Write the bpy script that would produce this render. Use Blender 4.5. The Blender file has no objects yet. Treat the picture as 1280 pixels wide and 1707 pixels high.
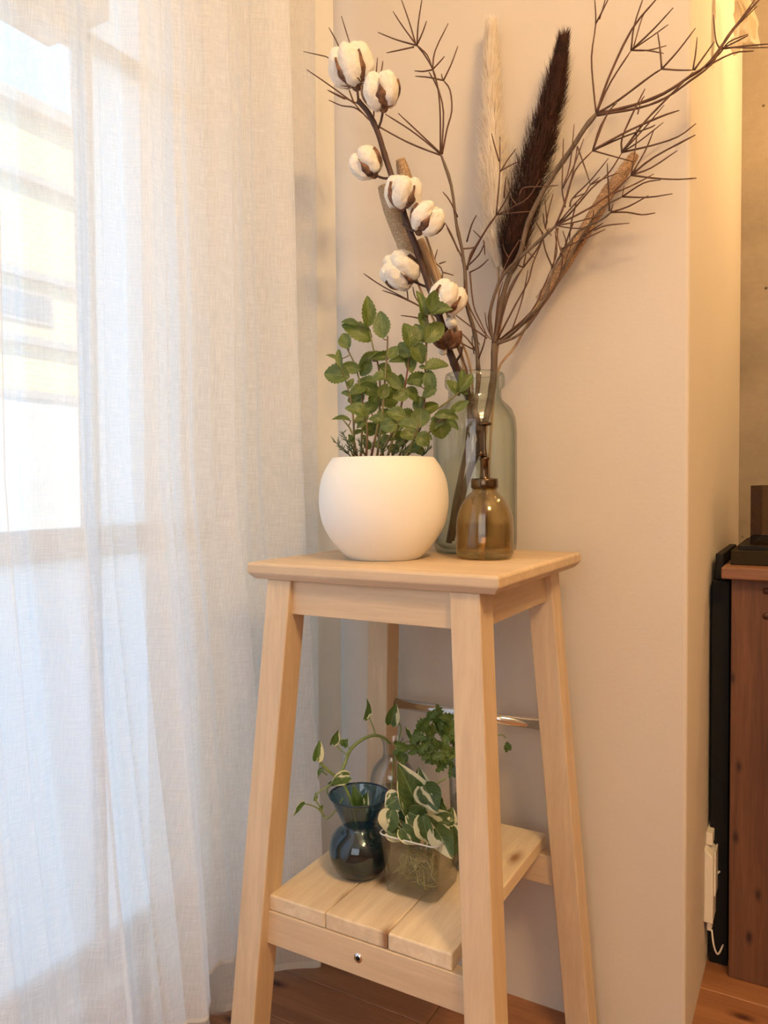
import bpy, math, random
from mathutils import Vector, Matrix, noise
R = math.radians
rnd = random.Random(7)
sc = bpy.context.scene
COL = sc.collection

# ---------------------------------------------------------------- camera
H = 0.875                      # eye height above the floor
FPX = 1264.15                  # focal length for a 1280 px wide frame
YAW, PITCH, ROLL = R(29.755), R(1.94), R(-0.429)
c_, s_ = math.cos(YAW), math.sin(YAW)
fw0 = Vector((-s_, c_, 0)); rt0 = Vector((c_, s_, 0)); up0 = Vector((0, 0, 1))
fwd = fw0*math.cos(PITCH) - up0*math.sin(PITCH)
upv = up0*math.cos(PITCH) + fw0*math.sin(PITCH)
rt = rt0*math.cos(ROLL) + upv*math.sin(ROLL)
up = upv*math.cos(ROLL) - rt0*math.sin(ROLL)
EYE = Vector((0, 0, H))
cam = bpy.data.cameras.new('camera'); camo = bpy.data.objects.new('camera', cam); COL.objects.link(camo)
cam.sensor_fit = 'HORIZONTAL'; cam.sensor_width = 36; cam.lens = 36*FPX/1280
cam.clip_start = 0.02; cam.clip_end = 200
camo.matrix_world = Matrix(((rt.x, up.x, -fwd.x, 0), (rt.y, up.y, -fwd.y, 0), (rt.z, up.z, -fwd.z, H), (0, 0, 0, 1)))
sc.camera = camo

# ---------------------------------------------------------------- sky, sun, lamps, exposure
sc.view_settings.view_transform = 'Standard'; sc.view_settings.look = 'None'
sc.view_settings.gamma = 1; sc.view_settings.use_curve_mapping = False
sc.view_settings.exposure = 0.08
sc.cycles.transparent_max_bounces = 48; sc.cycles.max_bounces = 14
wd = bpy.data.worlds.new('sky'); sc.world = wd; wd.use_nodes = True
nt = wd.node_tree; nt.nodes.clear()
wo = nt.nodes.new('ShaderNodeOutputWorld'); bg = nt.nodes.new('ShaderNodeBackground')
tc = nt.nodes.new('ShaderNodeTexCoord'); sp = nt.nodes.new('ShaderNodeSeparateXYZ'); cr = nt.nodes.new('ShaderNodeValToRGB')
cr.color_ramp.elements[0].color = (0.36, 0.64, 1.0, 1); cr.color_ramp.elements[1].color = (0.28, 0.56, 1.0, 1)
cr.color_ramp.elements[1].position = 0.9
nt.links.new(tc.outputs['Generated'], sp.inputs[0]); nt.links.new(sp.outputs['Z'], cr.inputs[0])
nt.links.new(cr.outputs[0], bg.inputs[0]); nt.links.new(bg.outputs[0], wo.inputs[0])
bg.inputs[1].default_value = 2.5

def light(kind, name, loc, energy, color, size=0.1, look=None, size_y=None):
    l = bpy.data.lights.new(name, kind); l.energy = energy; l.color = color
    if kind == 'AREA':
        l.size = size
        if size_y: l.shape = 'RECTANGLE'; l.size_y = size_y
    elif kind == 'POINT': l.shadow_soft_size = size
    elif kind == 'SUN': l.angle = R(0.5)
    o = bpy.data.objects.new(name, l); COL.objects.link(o); o.location = loc
    if look is not None: o.rotation_euler = (Vector(look)-Vector(loc)).to_track_quat('-Z', 'Y').to_euler()
    return o
light('SUN', 'sun', (6, -4, 9), 6.6, (1.0, 0.88, 0.66), look=(0, 0, 2.5))
WARM = (1.0, 0.635, 0.275)
for i in range(5):                                  # cluster of small warm bulbs on the ceiling lamp
    a = i*2*math.pi/5+0.4
    light('POINT', 'lamp_bulb', (0.62+0.13*math.cos(a), 0.05+0.13*math.sin(a), 2.12+0.03*(i % 2)), 13.5, WARM, 0.028)
light('POINT', 'side_face_fill', (0.34, 1.74, 1.88), 19.0, WARM, 0.05)  # unseen lamp added to brighten the side face of the wall end
light('AREA', 'daylight_fill', (0.15, -1.9, 1.45), 17.0, (0.93, 0.96, 1.0), 1.5, look=(-0.4, 1.2, 0.8), size_y=1.9)  # added cool area fill for daylight from the front; no window stands here

# ---------------------------------------------------------------- helpers
def ray(px, py): return (fwd + rt*((px-640)/FPX) - up*((py-853.5)/FPX))
def W(px, py, x=None, y=None, z=None, F=None):
    d = ray(px, py)
    if F is not None: t = F
    elif x is not None: t = (x-EYE.x)/d.x
    elif y is not None: t = (y-EYE.y)/d.y
    else: t = (z-EYE.z)/d.z
    return EYE + d*t
def M(px, F): return px*F/FPX                        # pixels to metres at distance F
def zat(px, py, F): return W(px, py, F=F).z

def wloc(o):
    v = Vector((0, 0, 0))
    while o is not None: v += o.location; o = o.parent
    return v
def tag(o, label=None, cat=None, group=None, kind=None):
    if label: o['label'] = label
    if cat: o['category'] = cat
    if group: o['group'] = group
    if kind: o['kind'] = kind
    return o
def thing(name, loc, label, cat, group=None):
    o = bpy.data.objects.new(name, None); COL.objects.link(o); o.location = loc; o.empty_display_size = 0.02
    return tag(o, label, cat, group)
class MB:
    def __init__(s): s.v = []; s.f = []; s.sm = []
    def add(s, vs, fs, smooth=False):
        b = len(s.v); s.v += [Vector(v) for v in vs]; s.f += [tuple(b+i for i in f) for f in fs]; s.sm += [smooth]*len(fs); return s
    def box(s, a, b):
        (x0, y0, z0), (x1, y1, z1) = a, b
        return s.hexa([(x0, y0, z0), (x1, y0, z0), (x1, y1, z0), (x0, y1, z0), (x0, y0, z1), (x1, y0, z1), (x1, y1, z1), (x0, y1, z1)])
    def hexa(s, v): return s.add(v, [(0, 3, 2, 1), (4, 5, 6, 7), (0, 1, 5, 4), (1, 2, 6, 5), (2, 3, 7, 6), (3, 0, 4, 7)])
    def tube(s, pts, rad, n=8, cap=True):
        pts = [Vector(p) for p in pts]; rad = rad if isinstance(rad, (list, tuple)) else [rad]*len(pts)
        vs = []; ref = None
        for i, p in enumerate(pts):
            t = (pts[min(i+1, len(pts)-1)]-pts[max(i-1, 0)]).normalized()
            if ref is None: ref = t.orthogonal().normalized()
            a = (ref - t*ref.dot(t))
            a = a.normalized() if a.length > 1e-6 else t.orthogonal().normalized()
            ref = a; b = t.cross(a)
            for k in range(n):
                q = 2*math.pi*k/n; vs.append(p+(a*math.cos(q)+b*math.sin(q))*rad[i])
        fs = [(i*n+k, i*n+(k+1) % n, (i+1)*n+(k+1) % n, (i+1)*n+k) for i in range(len(pts)-1) for k in range(n)]
        if cap: fs += [tuple(range(n))[::-1], tuple((len(pts)-1)*n+k for k in range(n))]
        return s.add(vs, fs, True)
    def lathe(s, c, prof, n=48):
        vs = []; fs = []; c = Vector(c)
        for r, z in prof:
            for k in range(n):
                q = 2*math.pi*k/n; vs.append(c+Vector((r*math.cos(q), r*math.sin(q), z)))
        for i in range(len(prof)-1):
            for k in range(n): fs.append((i*n+k, i*n+(k+1) % n, (i+1)*n+(k+1) % n, (i+1)*n+k))
        return s.add(vs, fs, True)
    def grid(s, nu, nv, fn, smooth=True):
        vs = [fn(i/(nu-1), j/(nv-1)) for j in range(nv) for i in range(nu)]
        fs = [(j*nu+i, j*nu+i+1, (j+1)*nu+i+1, (j+1)*nu+i) for j in range(nv-1) for i in range(nu-1)]
        return s.add(vs, fs, smooth)
    def build(s, name, mat, parent=None, bevel=0, sub=0, kind=None, label=None, seg=2):
        off = wloc(parent); me = bpy.data.meshes.new(name)
        me.from_pydata([v-off for v in s.v], [], s.f)
        me.polygons.foreach_set('use_smooth', s.sm); me.update()
        for m in (mat if isinstance(mat, list) else [mat]): me.materials.append(m)
        o = bpy.data.objects.new(name, me); COL.objects.link(o)
        if parent: o.parent = parent
        if bevel:
            b = o.modifiers.new('bevel', 'BEVEL'); b.width = bevel; b.segments = seg; b.limit_method = 'ANGLE'; b.angle_limit = R(40); b.harden_normals = False
        if sub: m = o.modifiers.new('sub', 'SUBSURF'); m.levels = sub; m.render_levels = sub
        return tag(o, label, None, None, kind)
def smooth_path(pts, n=4):
    """Catmull-Rom through the points."""
    if len(pts) < 3: return [Vector(p) for p in pts]
    P = [Vector(p) for p in pts]; P = [P[0]*2-P[1]]+P+[P[-1]*2-P[-2]]; out = []
    for i in range(1, len(P)-2):
        for k in range(n):
            t = k/n; a, b, c, d = P[i-1:i+3]
            out.append(0.5*((2*b)+(c-a)*t+(2*a-5*b+4*c-d)*t*t+(3*b-a-3*c+d)*t**3))
    return out+[P[-2]]

# ---------------------------------------------------------------- materials
class NM:
    def __init__(s, name):
        s.m = bpy.data.materials.new(name); s.m.use_nodes = True; s.n = s.m.node_tree.nodes; s.l = s.m.node_tree.links
        s.n.clear(); s.out = s.n.new('ShaderNodeOutputMaterial')
    def nd(s, t, **k):
        n = s.n.new('ShaderNode'+t)
        for a, b in k.items(): setattr(n, a, b)
        return n
    def put(s, sock, v):
        if isinstance(v, bpy.types.NodeSocket): s.l.new(v, sock)
        elif isinstance(v, (tuple, list)) and len(v) == 3 and sock.type == 'RGBA': sock.default_value = (*v, 1)
        elif v is not None: sock.default_value = v
    def coord(s, scale=(1, 1, 1), kind='Object', rot=(0, 0, 0)):
        t = s.nd('TexCoord'); m = s.nd('Mapping'); m.inputs['Scale'].default_value = scale; m.inputs['Rotation'].default_value = rot
        s.l.new(t.outputs[kind], m.inputs[0]); return m.outputs[0]
    def noise(s, vec, scale, detail=4, rough=0.55, dist=0.0):
        n = s.nd('TexNoise'); s.put(n.inputs['Vector'], vec); n.inputs['Scale'].default_value = scale
        n.inputs['Detail'].default_value = detail; n.inputs['Roughness'].default_value = rough; n.inputs['Distortion'].default_value = dist
        return n.outputs['Fac']
    def ramp(s, fac, stops):
        r = s.nd('ValToRGB'); s.put(r.inputs[0], fac); e = r.color_ramp.elements
        while len(e) < len(stops): e.new(0.5)
        for i, (p, c) in enumerate(stops): e[i].position = p; e[i].color = (*c, 1) if len(c) == 3 else c
        return r.outputs[0]
    def math(s, op, a, b=0.5, c=None):
        n = s.nd('Math', operation=op); s.put(n.inputs[0], a); s.put(n.inputs[1], b)
        if c is not None: s.put(n.inputs[2], c)
        return n.outputs[0]
    def mix(s, fac, a, b, mode='MIX'):
        n = s.nd('Mix', data_type='RGBA', blend_type=mode); s.put(n.inputs[0], fac); s.put(n.inputs[6], a); s.put(n.inputs[7], b); return n.outputs[2]
    def mixs(s, fac, a, b):
        n = s.nd('MixShader'); s.put(n.inputs[0], fac); s.l.new(a, n.inputs[1]); s.l.new(b, n.inputs[2]); return n.outputs[0]
    def bump(s, h, strength=0.3, dist=0.002):
        n = s.nd('Bump'); n.inputs['Strength'].default_value = strength; n.inputs['Distance'].default_value = dist
        s.l.new(h, n.inputs['Height']); return n.outputs[0]
    def pbr(s, color, rough=0.5, normal=None, metal=0, **k):
        b = s.nd('BsdfPrincipled'); s.put(b.inputs['Base Color'], color); s.put(b.inputs['Roughness'], rough); b.inputs['Metallic'].default_value = metal
        if normal is not None: s.l.new(normal, b.inputs['Normal'])
        for a, v in k.items(): s.put(b.inputs[a.replace('_', ' ')], v)
        return b.outputs[0]
    def done(s, surf): s.l.new(surf, s.out.inputs[0]); return s.m

def plain(name, col, rough=0.5, metal=0, **k):
    m = NM(name); return m.done(m.pbr(col, rough, metal=metal, **k))
def plaster(name, col, b=0.25):
    m = NM(name); v = m.coord(); n = m.noise(v, 160, 3); n2 = m.noise(v, 2.5, 3)
    cc = m.ramp(n2, [(0.3, tuple(x*0.96 for x in col)), (0.7, col)])
    return m.done(m.pbr(cc, 0.85, m.bump(n, b, 0.0012)))
def wood(name, light_, dark, axis='z', scale=1.0, rough=0.55, knots=0.0, knotcol=(0.1, 0.03, 0.015), bump=0.15, loc=0):
    m = NM(name); st = {'x': (0.06, 1, 1), 'y': (1, 0.06, 1), 'z': (1, 1, 0.06)}[axis]
    oi = m.nd('ObjectInfo'); t = m.nd('TexCoord'); ad = m.nd('VectorMath', operation='ADD')
    sc_ = m.nd('VectorMath', operation='SCALE'); cm = m.nd('CombineXYZ')
    for k in range(3): m.l.new(oi.outputs['Random'], cm.inputs[k])
    m.l.new(cm.outputs[0], sc_.inputs[0]); sc_.inputs['Scale'].default_value = 3.7
    m.l.new(t.outputs['Object'], ad.inputs[0]); m.l.new(sc_.outputs[0], ad.inputs[1])
    mp = m.nd('Mapping'); mp.inputs['Scale'].default_value = st; m.l.new(ad.outputs[0], mp.inputs[0]); v = mp.outputs[0]
    g1 = m.noise(v, 90*scale, 5, 0.6, 0.6); g2 = m.noise(v, 16*scale, 3, 0.5, 1.2); g3 = m.noise(v, 420*scale, 2, 0.5)
    f = m.math('ADD', m.math('MULTIPLY', g1, 0.45), m.math('MULTIPLY', g2, 0.4)); f = m.math('ADD', f, m.math('MULTIPLY', g3, 0.15))
    col = m.ramp(f, [(0.32, dark), (0.5, tuple((a+b)/2 for a, b in zip(light_, dark))), (0.64, light_)])
    col = m.mix(m.math('MULTIPLY', oi.outputs['Random'], 0.35), col, m.mix(1.0, col, (0.86, 0.83, 0.80), 'MULTIPLY'))
    if knots:
        sp2 = m.nd('SeparateXYZ'); m.l.new(ad.outputs[0], sp2.inputs[0]); cb2 = m.nd('CombineXYZ')
        ia, ib = {'x': (1, 0), 'y': (0, 1), 'z': (0, 2)}[axis]
        m.l.new(sp2.outputs[ia], cb2.inputs[0]); m.l.new(m.math('MULTIPLY', sp2.outputs[ib], 0.45), cb2.inputs[1])
        vo = m.nd('TexVoronoi', voronoi_dimensions='2D'); m.l.new(cb2.outputs[0], vo.inputs['Vector']); vo.inputs['Scale'].default_value = knots; vo.inputs['Randomness'].default_value = 1
        dd = m.math('ADD', vo.outputs['Distance'], m.math('MULTIPLY', m.noise(v, 60, 3), 0.08))
        kf = m.ramp(dd, [(0.07, (1, 1, 1)), (0.11, (0.5, 0.5, 0.5)), (0.17, (0, 0, 0))])
        col = m.mix(kf, col, knotcol)
    return m.done(m.pbr(col, rough, m.bump(f, bump, 0.0015)))
def glass(name, tint, edge=None, spec=1.0, base=0.0, ior=1.45, rough=0.0, edge_pow=3.0, refr=0.0):
    """Thin-walled glass: tinted see-through, darker towards grazing angles, Fresnel reflection."""
    m = NM(name); tr = m.nd('BsdfTransparent'); gl = m.nd('BsdfGlossy'); gl.inputs['Roughness'].default_value = rough
    lw = m.nd('LayerWeight'); lw.inputs['Blend'].default_value = 0.5
    e = m.math('POWER', lw.outputs['Facing'], edge_pow)
    m.put(tr.inputs[0], m.mix(e, tint, edge or tuple(x*0.45 for x in tint)))
    body = tr.outputs[0]
    if refr:
        rf = m.nd('BsdfGlass'); rf.inputs['IOR'].default_value = ior; rf.inputs['Roughness'].default_value = 0; m.put(rf.inputs[0], tint)
        body = m.mixs(refr, tr.outputs[0], rf.outputs[0])
    fr = m.math('ADD', m.math('MULTIPLY', m.math('POWER', lw.outputs['Facing'], 5.0), 0.85), ((ior-1)/(ior+1))**2)
    return m.done(m.mixs(m.math('ADD', m.math('MULTIPLY', fr, spec), base), body, gl.outputs[0]))
def leafmat(name, c1, c2, vein=(0.45, 0.55, 0.3), varieg=None, vthr=0.56, edge=None):
    """c1/c2 leaf greens; varieg = cream colour in patches. The leaf mesh runs along +Y from 0 to 1, X across."""
    m = NM(name); t = m.nd('TexCoord'); oi = m.nd('ObjectInfo')
    v = t.outputs['UV']; sx = m.nd('SeparateXYZ'); m.l.new(v, sx.inputs[0])
    n = m.noise(v, 3.5, 3); col = m.ramp(n, [(0.35, c1), (0.65, c2)])
    col = m.mix(m.math('MULTIPLY', oi.outputs['Random'], 0.5), col, m.mix(1.0, col, (1.25, 1.12, 0.55), 'MULTIPLY'))
    ax = m.math('ABSOLUTE', m.math('SUBTRACT', sx.outputs[0], 0.5))
    if varieg:
        w = m.nd('TexNoise'); w.noise_dimensions = '4D'; mp = m.nd('Mapping'); mp.inputs['Scale'].default_value = (3.0, 1.4, 1)
        m.l.new(v, mp.inputs[0]); m.l.new(mp.outputs[0], w.inputs['Vector']); m.l.new(m.math('MULTIPLY', oi.outputs['Random'], 20), w.inputs['W'])
        w.inputs['Scale'].default_value = 0.8; w.inputs['Detail'].default_value = 3
        f = m.math('ADD', w.outputs['Fac'], m.math('ADD', m.math('MULTIPLY', m.math('POWER', ax, 3.0), 1.5), m.math('MULTIPLY', m.math('SUBTRACT', sx.outputs[0], 0.5), 0.22)))
        col = m.mix(m.ramp(f, [(vthr, (0, 0, 0)), (vthr+0.03, (1, 1, 1))]), col, varieg)
    side = m.math('PINGPONG', m.math('SUBTRACT', m.math('MULTIPLY', sx.outputs[1], 7.0), m.math('MULTIPLY', ax, 5.0)), 0.5)
    vf = m.math('MAXIMUM', m.math('LESS_THAN', ax, 0.022), m.math('MULTIPLY', m.math('LESS_THAN', side, 0.05), 0.45))
    col = m.mix(m.math('MULTIPLY', vf, 0.4), col, vein)
    h = m.math('ADD', m.math('MULTIPLY', side, 1.0), m.math('MULTIPLY', n, 0.6))
    d = m.pbr(col, 0.42, m.bump(h, 0.35, 0.0012)); tr = m.nd('BsdfTranslucent'); m.l.new(m.mix(1.0, col, (1.3, 1.4, 0.6), 'MULTIPLY'), tr.inputs[0])
    return m.done(m.mixs(0.28, d, tr.outputs[0]))
def linen(name, col, transp, transl, vscale=1.0):
    """Sheer woven linen: threads and slubs vary how much shows through."""
    m = NM(name)
    h = m.noise(m.coord((1, 45, 1100)), 1.0, 2, 0.6); v = m.noise(m.coord((1, 950, 35)), 1.0, 2, 0.6)
    hs = m.noise(m.coord((1, 60, 900)), 1.0, 1, 0.5); vs = m.noise(m.coord((1, 1100, 50)), 1.0, 1, 0.5)
    th = m.math('MULTIPLY', m.math('ADD', h, v), 0.5)
    slub = m.math('MAXIMUM', m.ramp(hs, [(0.72, (0, 0, 0)), (0.76, (1, 1, 1))]), m.ramp(vs, [(0.76, (0, 0, 0)), (0.80, (1, 1, 1))]))
    big = m.noise(m.coord((1, 2.0, 1.2)), 3.0, 3)
    cc = m.mix(m.math('MULTIPLY', slub, 0.16), col, tuple(x*0.6 for x in col))
    cc = m.mix(m.math('MULTIPLY', big, 0.10), cc, tuple(x*0.88 for x in col))
    bp = m.bump(m.noise(m.coord((1, 16, 60)), 1, 3), 0.35, 0.002)
    df = m.nd('BsdfDiffuse'); m.l.new(cc, df.inputs[0]); m.l.new(bp, df.inputs['Normal'])
    tl = m.nd('BsdfTranslucent'); m.l.new(cc, tl.inputs[0])
    tp = m.nd('BsdfTransparent')
    body = m.mixs(transl, df.outputs[0], tl.outputs[0])
    f = m.math('MULTIPLY', m.ramp(th, [(0.38, (1, 1, 1)), (0.5, (0.78, 0.78, 0.78)), (0.62, (0.5, 0.5, 0.5))]), transp)
    f = m.math('MULTIPLY', f, m.math('SUBTRACT', 1.0, m.math('MULTIPLY', slub, 0.8)))
    return m.done(m.mixs(f, body, tp.outputs[0]))

WALL = plaster('white_plaster', (0.665, 0.595, 0.51))
CEIL = plaster('ceiling_plaster', (0.82, 0.80, 0.76), 0.1)
BIRCH_L = (0.72, 0.57, 0.39); BIRCH_D = (0.55, 0.41, 0.265)
WZ = wood('birch_upright', BIRCH_L, BIRCH_D, 'z'); WX = wood('birch_along', BIRCH_L, BIRCH_D, 'x'); WY = wood('birch_deep', BIRCH_L, BIRCH_D, 'y')
PINE = wood('pale_pine', (0.84, 0.71, 0.51), (0.62, 0.48, 0.32), 'y', 0.9, 0.6, knots=9.0, knotcol=(0.30, 0.16, 0.08))
FLOORW = wood('cedar_floor', (0.42, 0.19, 0.085), (0.21, 0.08, 0.032), 'x', 0.45, 0.42, knots=9.5, knotcol=(0.07, 0.02, 0.012))
CEDAR = wood('stained_cedar', (0.20, 0.082, 0.038), (0.065, 0.026, 0.014), 'z', 0.8, 0.6, knots=17.0, knotcol=(0.035, 0.012, 0.008))
CEDARX = wood('stained_cedar_top', (0.26, 0.12, 0.06), (0.13, 0.05, 0.026), 'x', 0.8, 0.5)
CHROME = plain('chrome', (0.85, 0.85, 0.86), 0.12, 1)
DARKMET = plain('dark_brass', (0.13, 0.09, 0.055), 0.2, 1)
BLACK = plain('black_plastic', (0.010, 0.009, 0.008), 0.6, Specular_IOR_Level=0.2)
CREAM = plain('cream_plastic', (0.80, 0.74, 0.62), 0.4)

# ---------------------------------------------------------------- the setting
WY_ = 1.2125          # back wall
WX_ = -0.168          # its free end on the right
XL = -1.0             # window wall
YF = 2.05             # concrete wall behind
fb = MB().box((XL-0.2, -2.6, -0.12), (2.6, YF+0.2, -0.021)).build('floor', FLOORW, kind='structure')
y = -2.6; row = 0
while y < YF:
    w = 0.105; x = XL-0.02-rnd.random()*0.8
    if y+w > 0.2:
        while x < 2.4:
            L = 0.9+rnd.random()*0.7; x0 = max(x, XL); x1 = min(x+L, 2.5)
            if x1-x0 > 0.05:
                MB().box((x0+0.0006, y+0.0006, -0.02), (x1-0.0006, min(y+w, YF)-0.0006, 0)).build('plank', FLOORW, fb, bevel=0.0012, seg=1)
            x += L
    y += w
MB().box((XL-0.2, -2.6, -0.02), (2.6, 0.13, -0.001)).build('plank', FLOORW, fb)
# back wall: a slab whose right end is a rounded corner, returning to the concrete wall
m = MB(); rc = 0.006; prof = [(XL-0.2, WY_), (WX_-rc, WY_)]
prof += [(WX_-rc+rc*math.sin(a*math.pi/16), WY_+rc-rc*math.cos(a*math.pi/16)) for a in range(1, 9)]
prof += [(WX_, YF+0.1), (XL-0.2, YF+0.1)]
n = len(prof); CH = 2.45
m.add([(x, y, 0) for x, y in prof]+[(x, y, CH) for x, y in prof], [(i, (i+1) % n, n+(i+1) % n, n+i) for i in range(n)]+[tuple(range(n, 2*n))])
m.build('wall_back', WALL, kind='structure')
cm = NM('raw_concrete'); v = cm.coord()
vo = cm.nd('TexVoronoi'); cm.l.new(cm.coord((14, 14, 14)), vo.inputs['Vector']); vo.inputs['Scale'].default_value = 1
pit = cm.ramp(cm.math('ADD', vo.outputs['Distance'], cm.math('MULTIPLY', cm.noise(v, 40), 0.12)), [(0.085, (1, 1, 1)), (0.13, (0, 0, 0))])
cc = cm.ramp(cm.noise(v, 5, 6, 0.65), [(0.3, (0.22, 0.175, 0.125)), (0.7, (0.36, 0.29, 0.21))])
cc = cm.mix(cm.math('MULTIPLY', cm.noise(v, 60, 3), 0.3), cc, (0.16, 0.12, 0.08)); cc = cm.mix(pit, cc, (0.05, 0.035, 0.02))
CONC = cm.done(cm.pbr(cc, 0.8, cm.bump(cm.noise(v, 60, 4), 0.4, 0.002)))
MB().box((WX_, YF, 0), (2.6, YF+0.15, CH)).build('wall_far', CONC, kind='structure')
MB().box((2.5, -2.6, 0), (2.65, YF+0.1, CH)).build('wall_right', WALL, kind='structure')
MB().box((XL-0.2, -2.75, 0), (2.6, -2.6, CH)).build('wall_front', WALL, kind='structure')
MB().box((XL-0.2, -2.75, CH), (2.65, YF+0.15, CH+0.12)).build('ceiling', CEIL, kind='structure')
# window wall with one wide opening
WZ0, WZ1, WYa, WYb = 0.05, 1.63, -0.55, 1.16
YM, WZ2 = 0.862, 2.15     # right-hand frosted light added taller, to backlight the curtain evenly
m = MB()
m.box((XL-0.15, -2.6, 0), (XL, WYa, CH)).box((XL-0.15, WYb, 0), (XL, WY_+0.1, CH))
m.box((XL-0.15, WYa, WZ1), (XL, YM+0.006, CH)).box((XL-0.15, YM+0.006, WZ2), (XL, WYb, CH)).box((XL-0.15, WYa, 0), (XL, WYb, WZ0))
m.build('wall_left', WALL, kind='structure')
win = tag(bpy.data.objects.new('window_1', None), kind='structure'); COL.objects.link(win); win.location = (XL, 0.3, 0)
FRAME = plain('pale_window_frame', (0.62, 0.62, 0.60), 0.4)
xa, xb = XL-0.09, XL-0.05
for a, b in (((xa, WYa, WZ0), (xb, WYb, WZ0+0.05)), ((xa, WYa, WZ1-0.025), (xb, WYb, WZ1)), ((xa, WYa, WZ0), (xb, WYa+0.05, WZ1)),
             ((xa, WYb-0.012, WZ0), (xb, WYb, WZ2)), ((xa, YM, WZ0), (xb, YM+0.014, WZ1)), ((xa, YM+0.006, WZ2-0.02), (xb, WYb, WZ2)), ((xa, WYa, 0.76), (xb, WYb, 0.81))):
    MB().box(a, b).build('window_frame', FRAME, win, bevel=0.003, seg=1)
CLEARG = glass('clear_window_glass', (0.97, 0.985, 0.98), spec=0.6)
fg = NM('frosted_glass'); t1 = fg.nd('BsdfTranslucent'); t1.inputs[0].default_value = (0.90, 0.89, 0.87, 1); t2 = fg.nd('BsdfTransparent')
FROST = fg.done(fg.mixs(0.04, t1.outputs[0], t2.outputs[0]))
def pane(y0, y1, z0, z1, mat, label): MB().box((XL-0.073, y0, z0), (XL-0.067, y1, z1)).build('pane', mat, win, label=label)
pane(WYa+0.05, YM, 0.81, WZ1-0.025, CLEARG, None)
pane(WYa+0.05, YM, WZ0+0.05, 0.76, FROST, 'frosted lower pane')
pane(YM+0.014, WYb-0.012, 0.81, WZ2-0.02, FROST, 'frosted upper pane')
pane(YM+0.014, WYb-0.012, WZ0+0.05, 0.76, FROST, 'frosted lower pane')

# ---------------------------------------------------------------- outdoors
GRASS = plaster('pale_terrace', (0.66, 0.65, 0.62))
MB().box((-40, -30, -0.25), (XL-0.2, 40, -0.1)).build('ground', GRASS, kind='structure')
bd = thing('brick_building', (-9.0, 6, -0.1), 'sunlit pale yellow building seen through the sheer curtain', 'building')
bk = NM('yellow_brick'); br = bk.nd('TexBrick'); bk.l.new(bk.coord((1, 1, 1), rot=(0, R(90), R(90))), br.inputs['Vector'])
br.inputs['Scale'].default_value = 3.0; br.inputs['Color1'].default_value = (0.84, 0.66, 0.36, 1); br.inputs['Color2'].default_value = (0.76, 0.58, 0.33, 1); br.inputs['Mortar'].default_value = (0.74, 0.68, 0.56, 1)
BRICK = bk.done(bk.pbr(br.outputs[0], 0.85)); LEDGE = plain('grey_ledge', (0.42, 0.38, 0.34), 0.8)
BWIN = plain('building_glass', (0.22, 0.25, 0.27), 0.15)
ZT = 5.75
MB().box((-13, -4, -0.1), (-9, 20, ZT)).build('facade', BRICK, bd)
MB().box((-9.0, -4, -0.1), (-8.9, 20, 2.05)).build('plinth', plain('pale_render', (0.62, 0.60, 0.56), 0.8), bd, label='pale rendered lower wall')
MB().box((-13.3, -4.3, ZT), (-8.8, 20.3, ZT+0.16)).build('roof', LEDGE, bd, label='grey flat roof edge')
for z in (2.05, 2.75, 3.60, 4.85): MB().box((-9.0, -4, z), (-8.85, 20, z+0.10)).build('ledge', LEDGE, bd, label='grey ledge')
for k in range(6):
    for z in (3.05,):
        y0 = 1.0+k*2.4
        w = MB().box((-9.05, y0, z), (-8.96, y0+0.95, z+0.42)).build('window', LEDGE, bd)
        MB().box((-8.97, y0+0.06, z+0.06), (-8.95, y0+0.89, z+0.36)).build('pane', BWIN, w)

# ---------------------------------------------------------------- curtains
CH_Z = 2.30
LIN1 = linen('sheer_linen', (0.96, 0.96, 0.95), 0.32, 0.62)
LIN2 = linen('sheer_linen_shaded', (0.89, 0.84, 0.75), 0.30, 0.36)  # tanner, less translucent copy of the linen; its unlit look is in the colour
HEM = linen('linen_hem', (0.90, 0.87, 0.80), 0.06, 0.35)
def lerp(a, b, t): return a+(b-a)*t
def pw(tab, t):
    for (a, va), (b, vb) in zip(tab, tab[1:]):
        if t <= b: return lerp(va, vb, max(0, min(1, (t-a)/(b-a))))
    return tab[-1][1]
cur1 = thing('curtain', (-0.79, 0.3, 0), 'bright white sheer linen curtain hanging in front, reaching the left edge of the photo', 'curtain')
NS1 = 620
# s runs from the right edge (0) towards the camera; sharp back-folds at fixed s
folds1 = [(0.155, 0.008), (0.232, 0.005), (0.335, 0.010), (0.52, 0.01), (0.70, 0.01)]
def curt1(u, v):
    s = u*1.55; z0 = 0.062+0.075*max(0, min(1, (s-0.02)/0.17))-0.03*max(0, min(1, (s-0.2)/0.15))+0.006*math.sin(s*34)
    z = lerp(z0, CH_Z, v)
    sw = 1-v
    edge = pw([(0, 1.096), (0.35, 1.030), (0.7, 1.012), (1, 1.008)], v)
    y = edge-s+sum(-w*(1.0+0.5*math.sin(7*v+c*20))*math.tanh((s-c)/0.003)*math.exp(-((s-c)/0.012)**2) for c, w in folds1)
    amp = 0.006+0.012*sw**0.7
    x = -0.782+amp*math.sin(s*46+1.2*math.sin(v*2.5))+amp*0.5*math.sin(s*88+0.7+v*1.5)+0.004*math.sin(s*210+v*3)
    x += 0.002*noise.noise(Vector((s*12, v*7, 1)))*3 + 0.016*math.exp(-(s/0.025)**2)
    y += 0.005*math.sin(v*9+s*5)*sw
    return (x-0.0, y, z)
MB().grid(NS1, 46, curt1).build('cloth', LIN1, cur1)
def hem1(u, v):
    x, y, z = curt1(u, 0); x2, y2, z2 = curt1(u, 0.004)
    return (x+0.0015, y, z+v*0.006-0.001)
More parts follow.
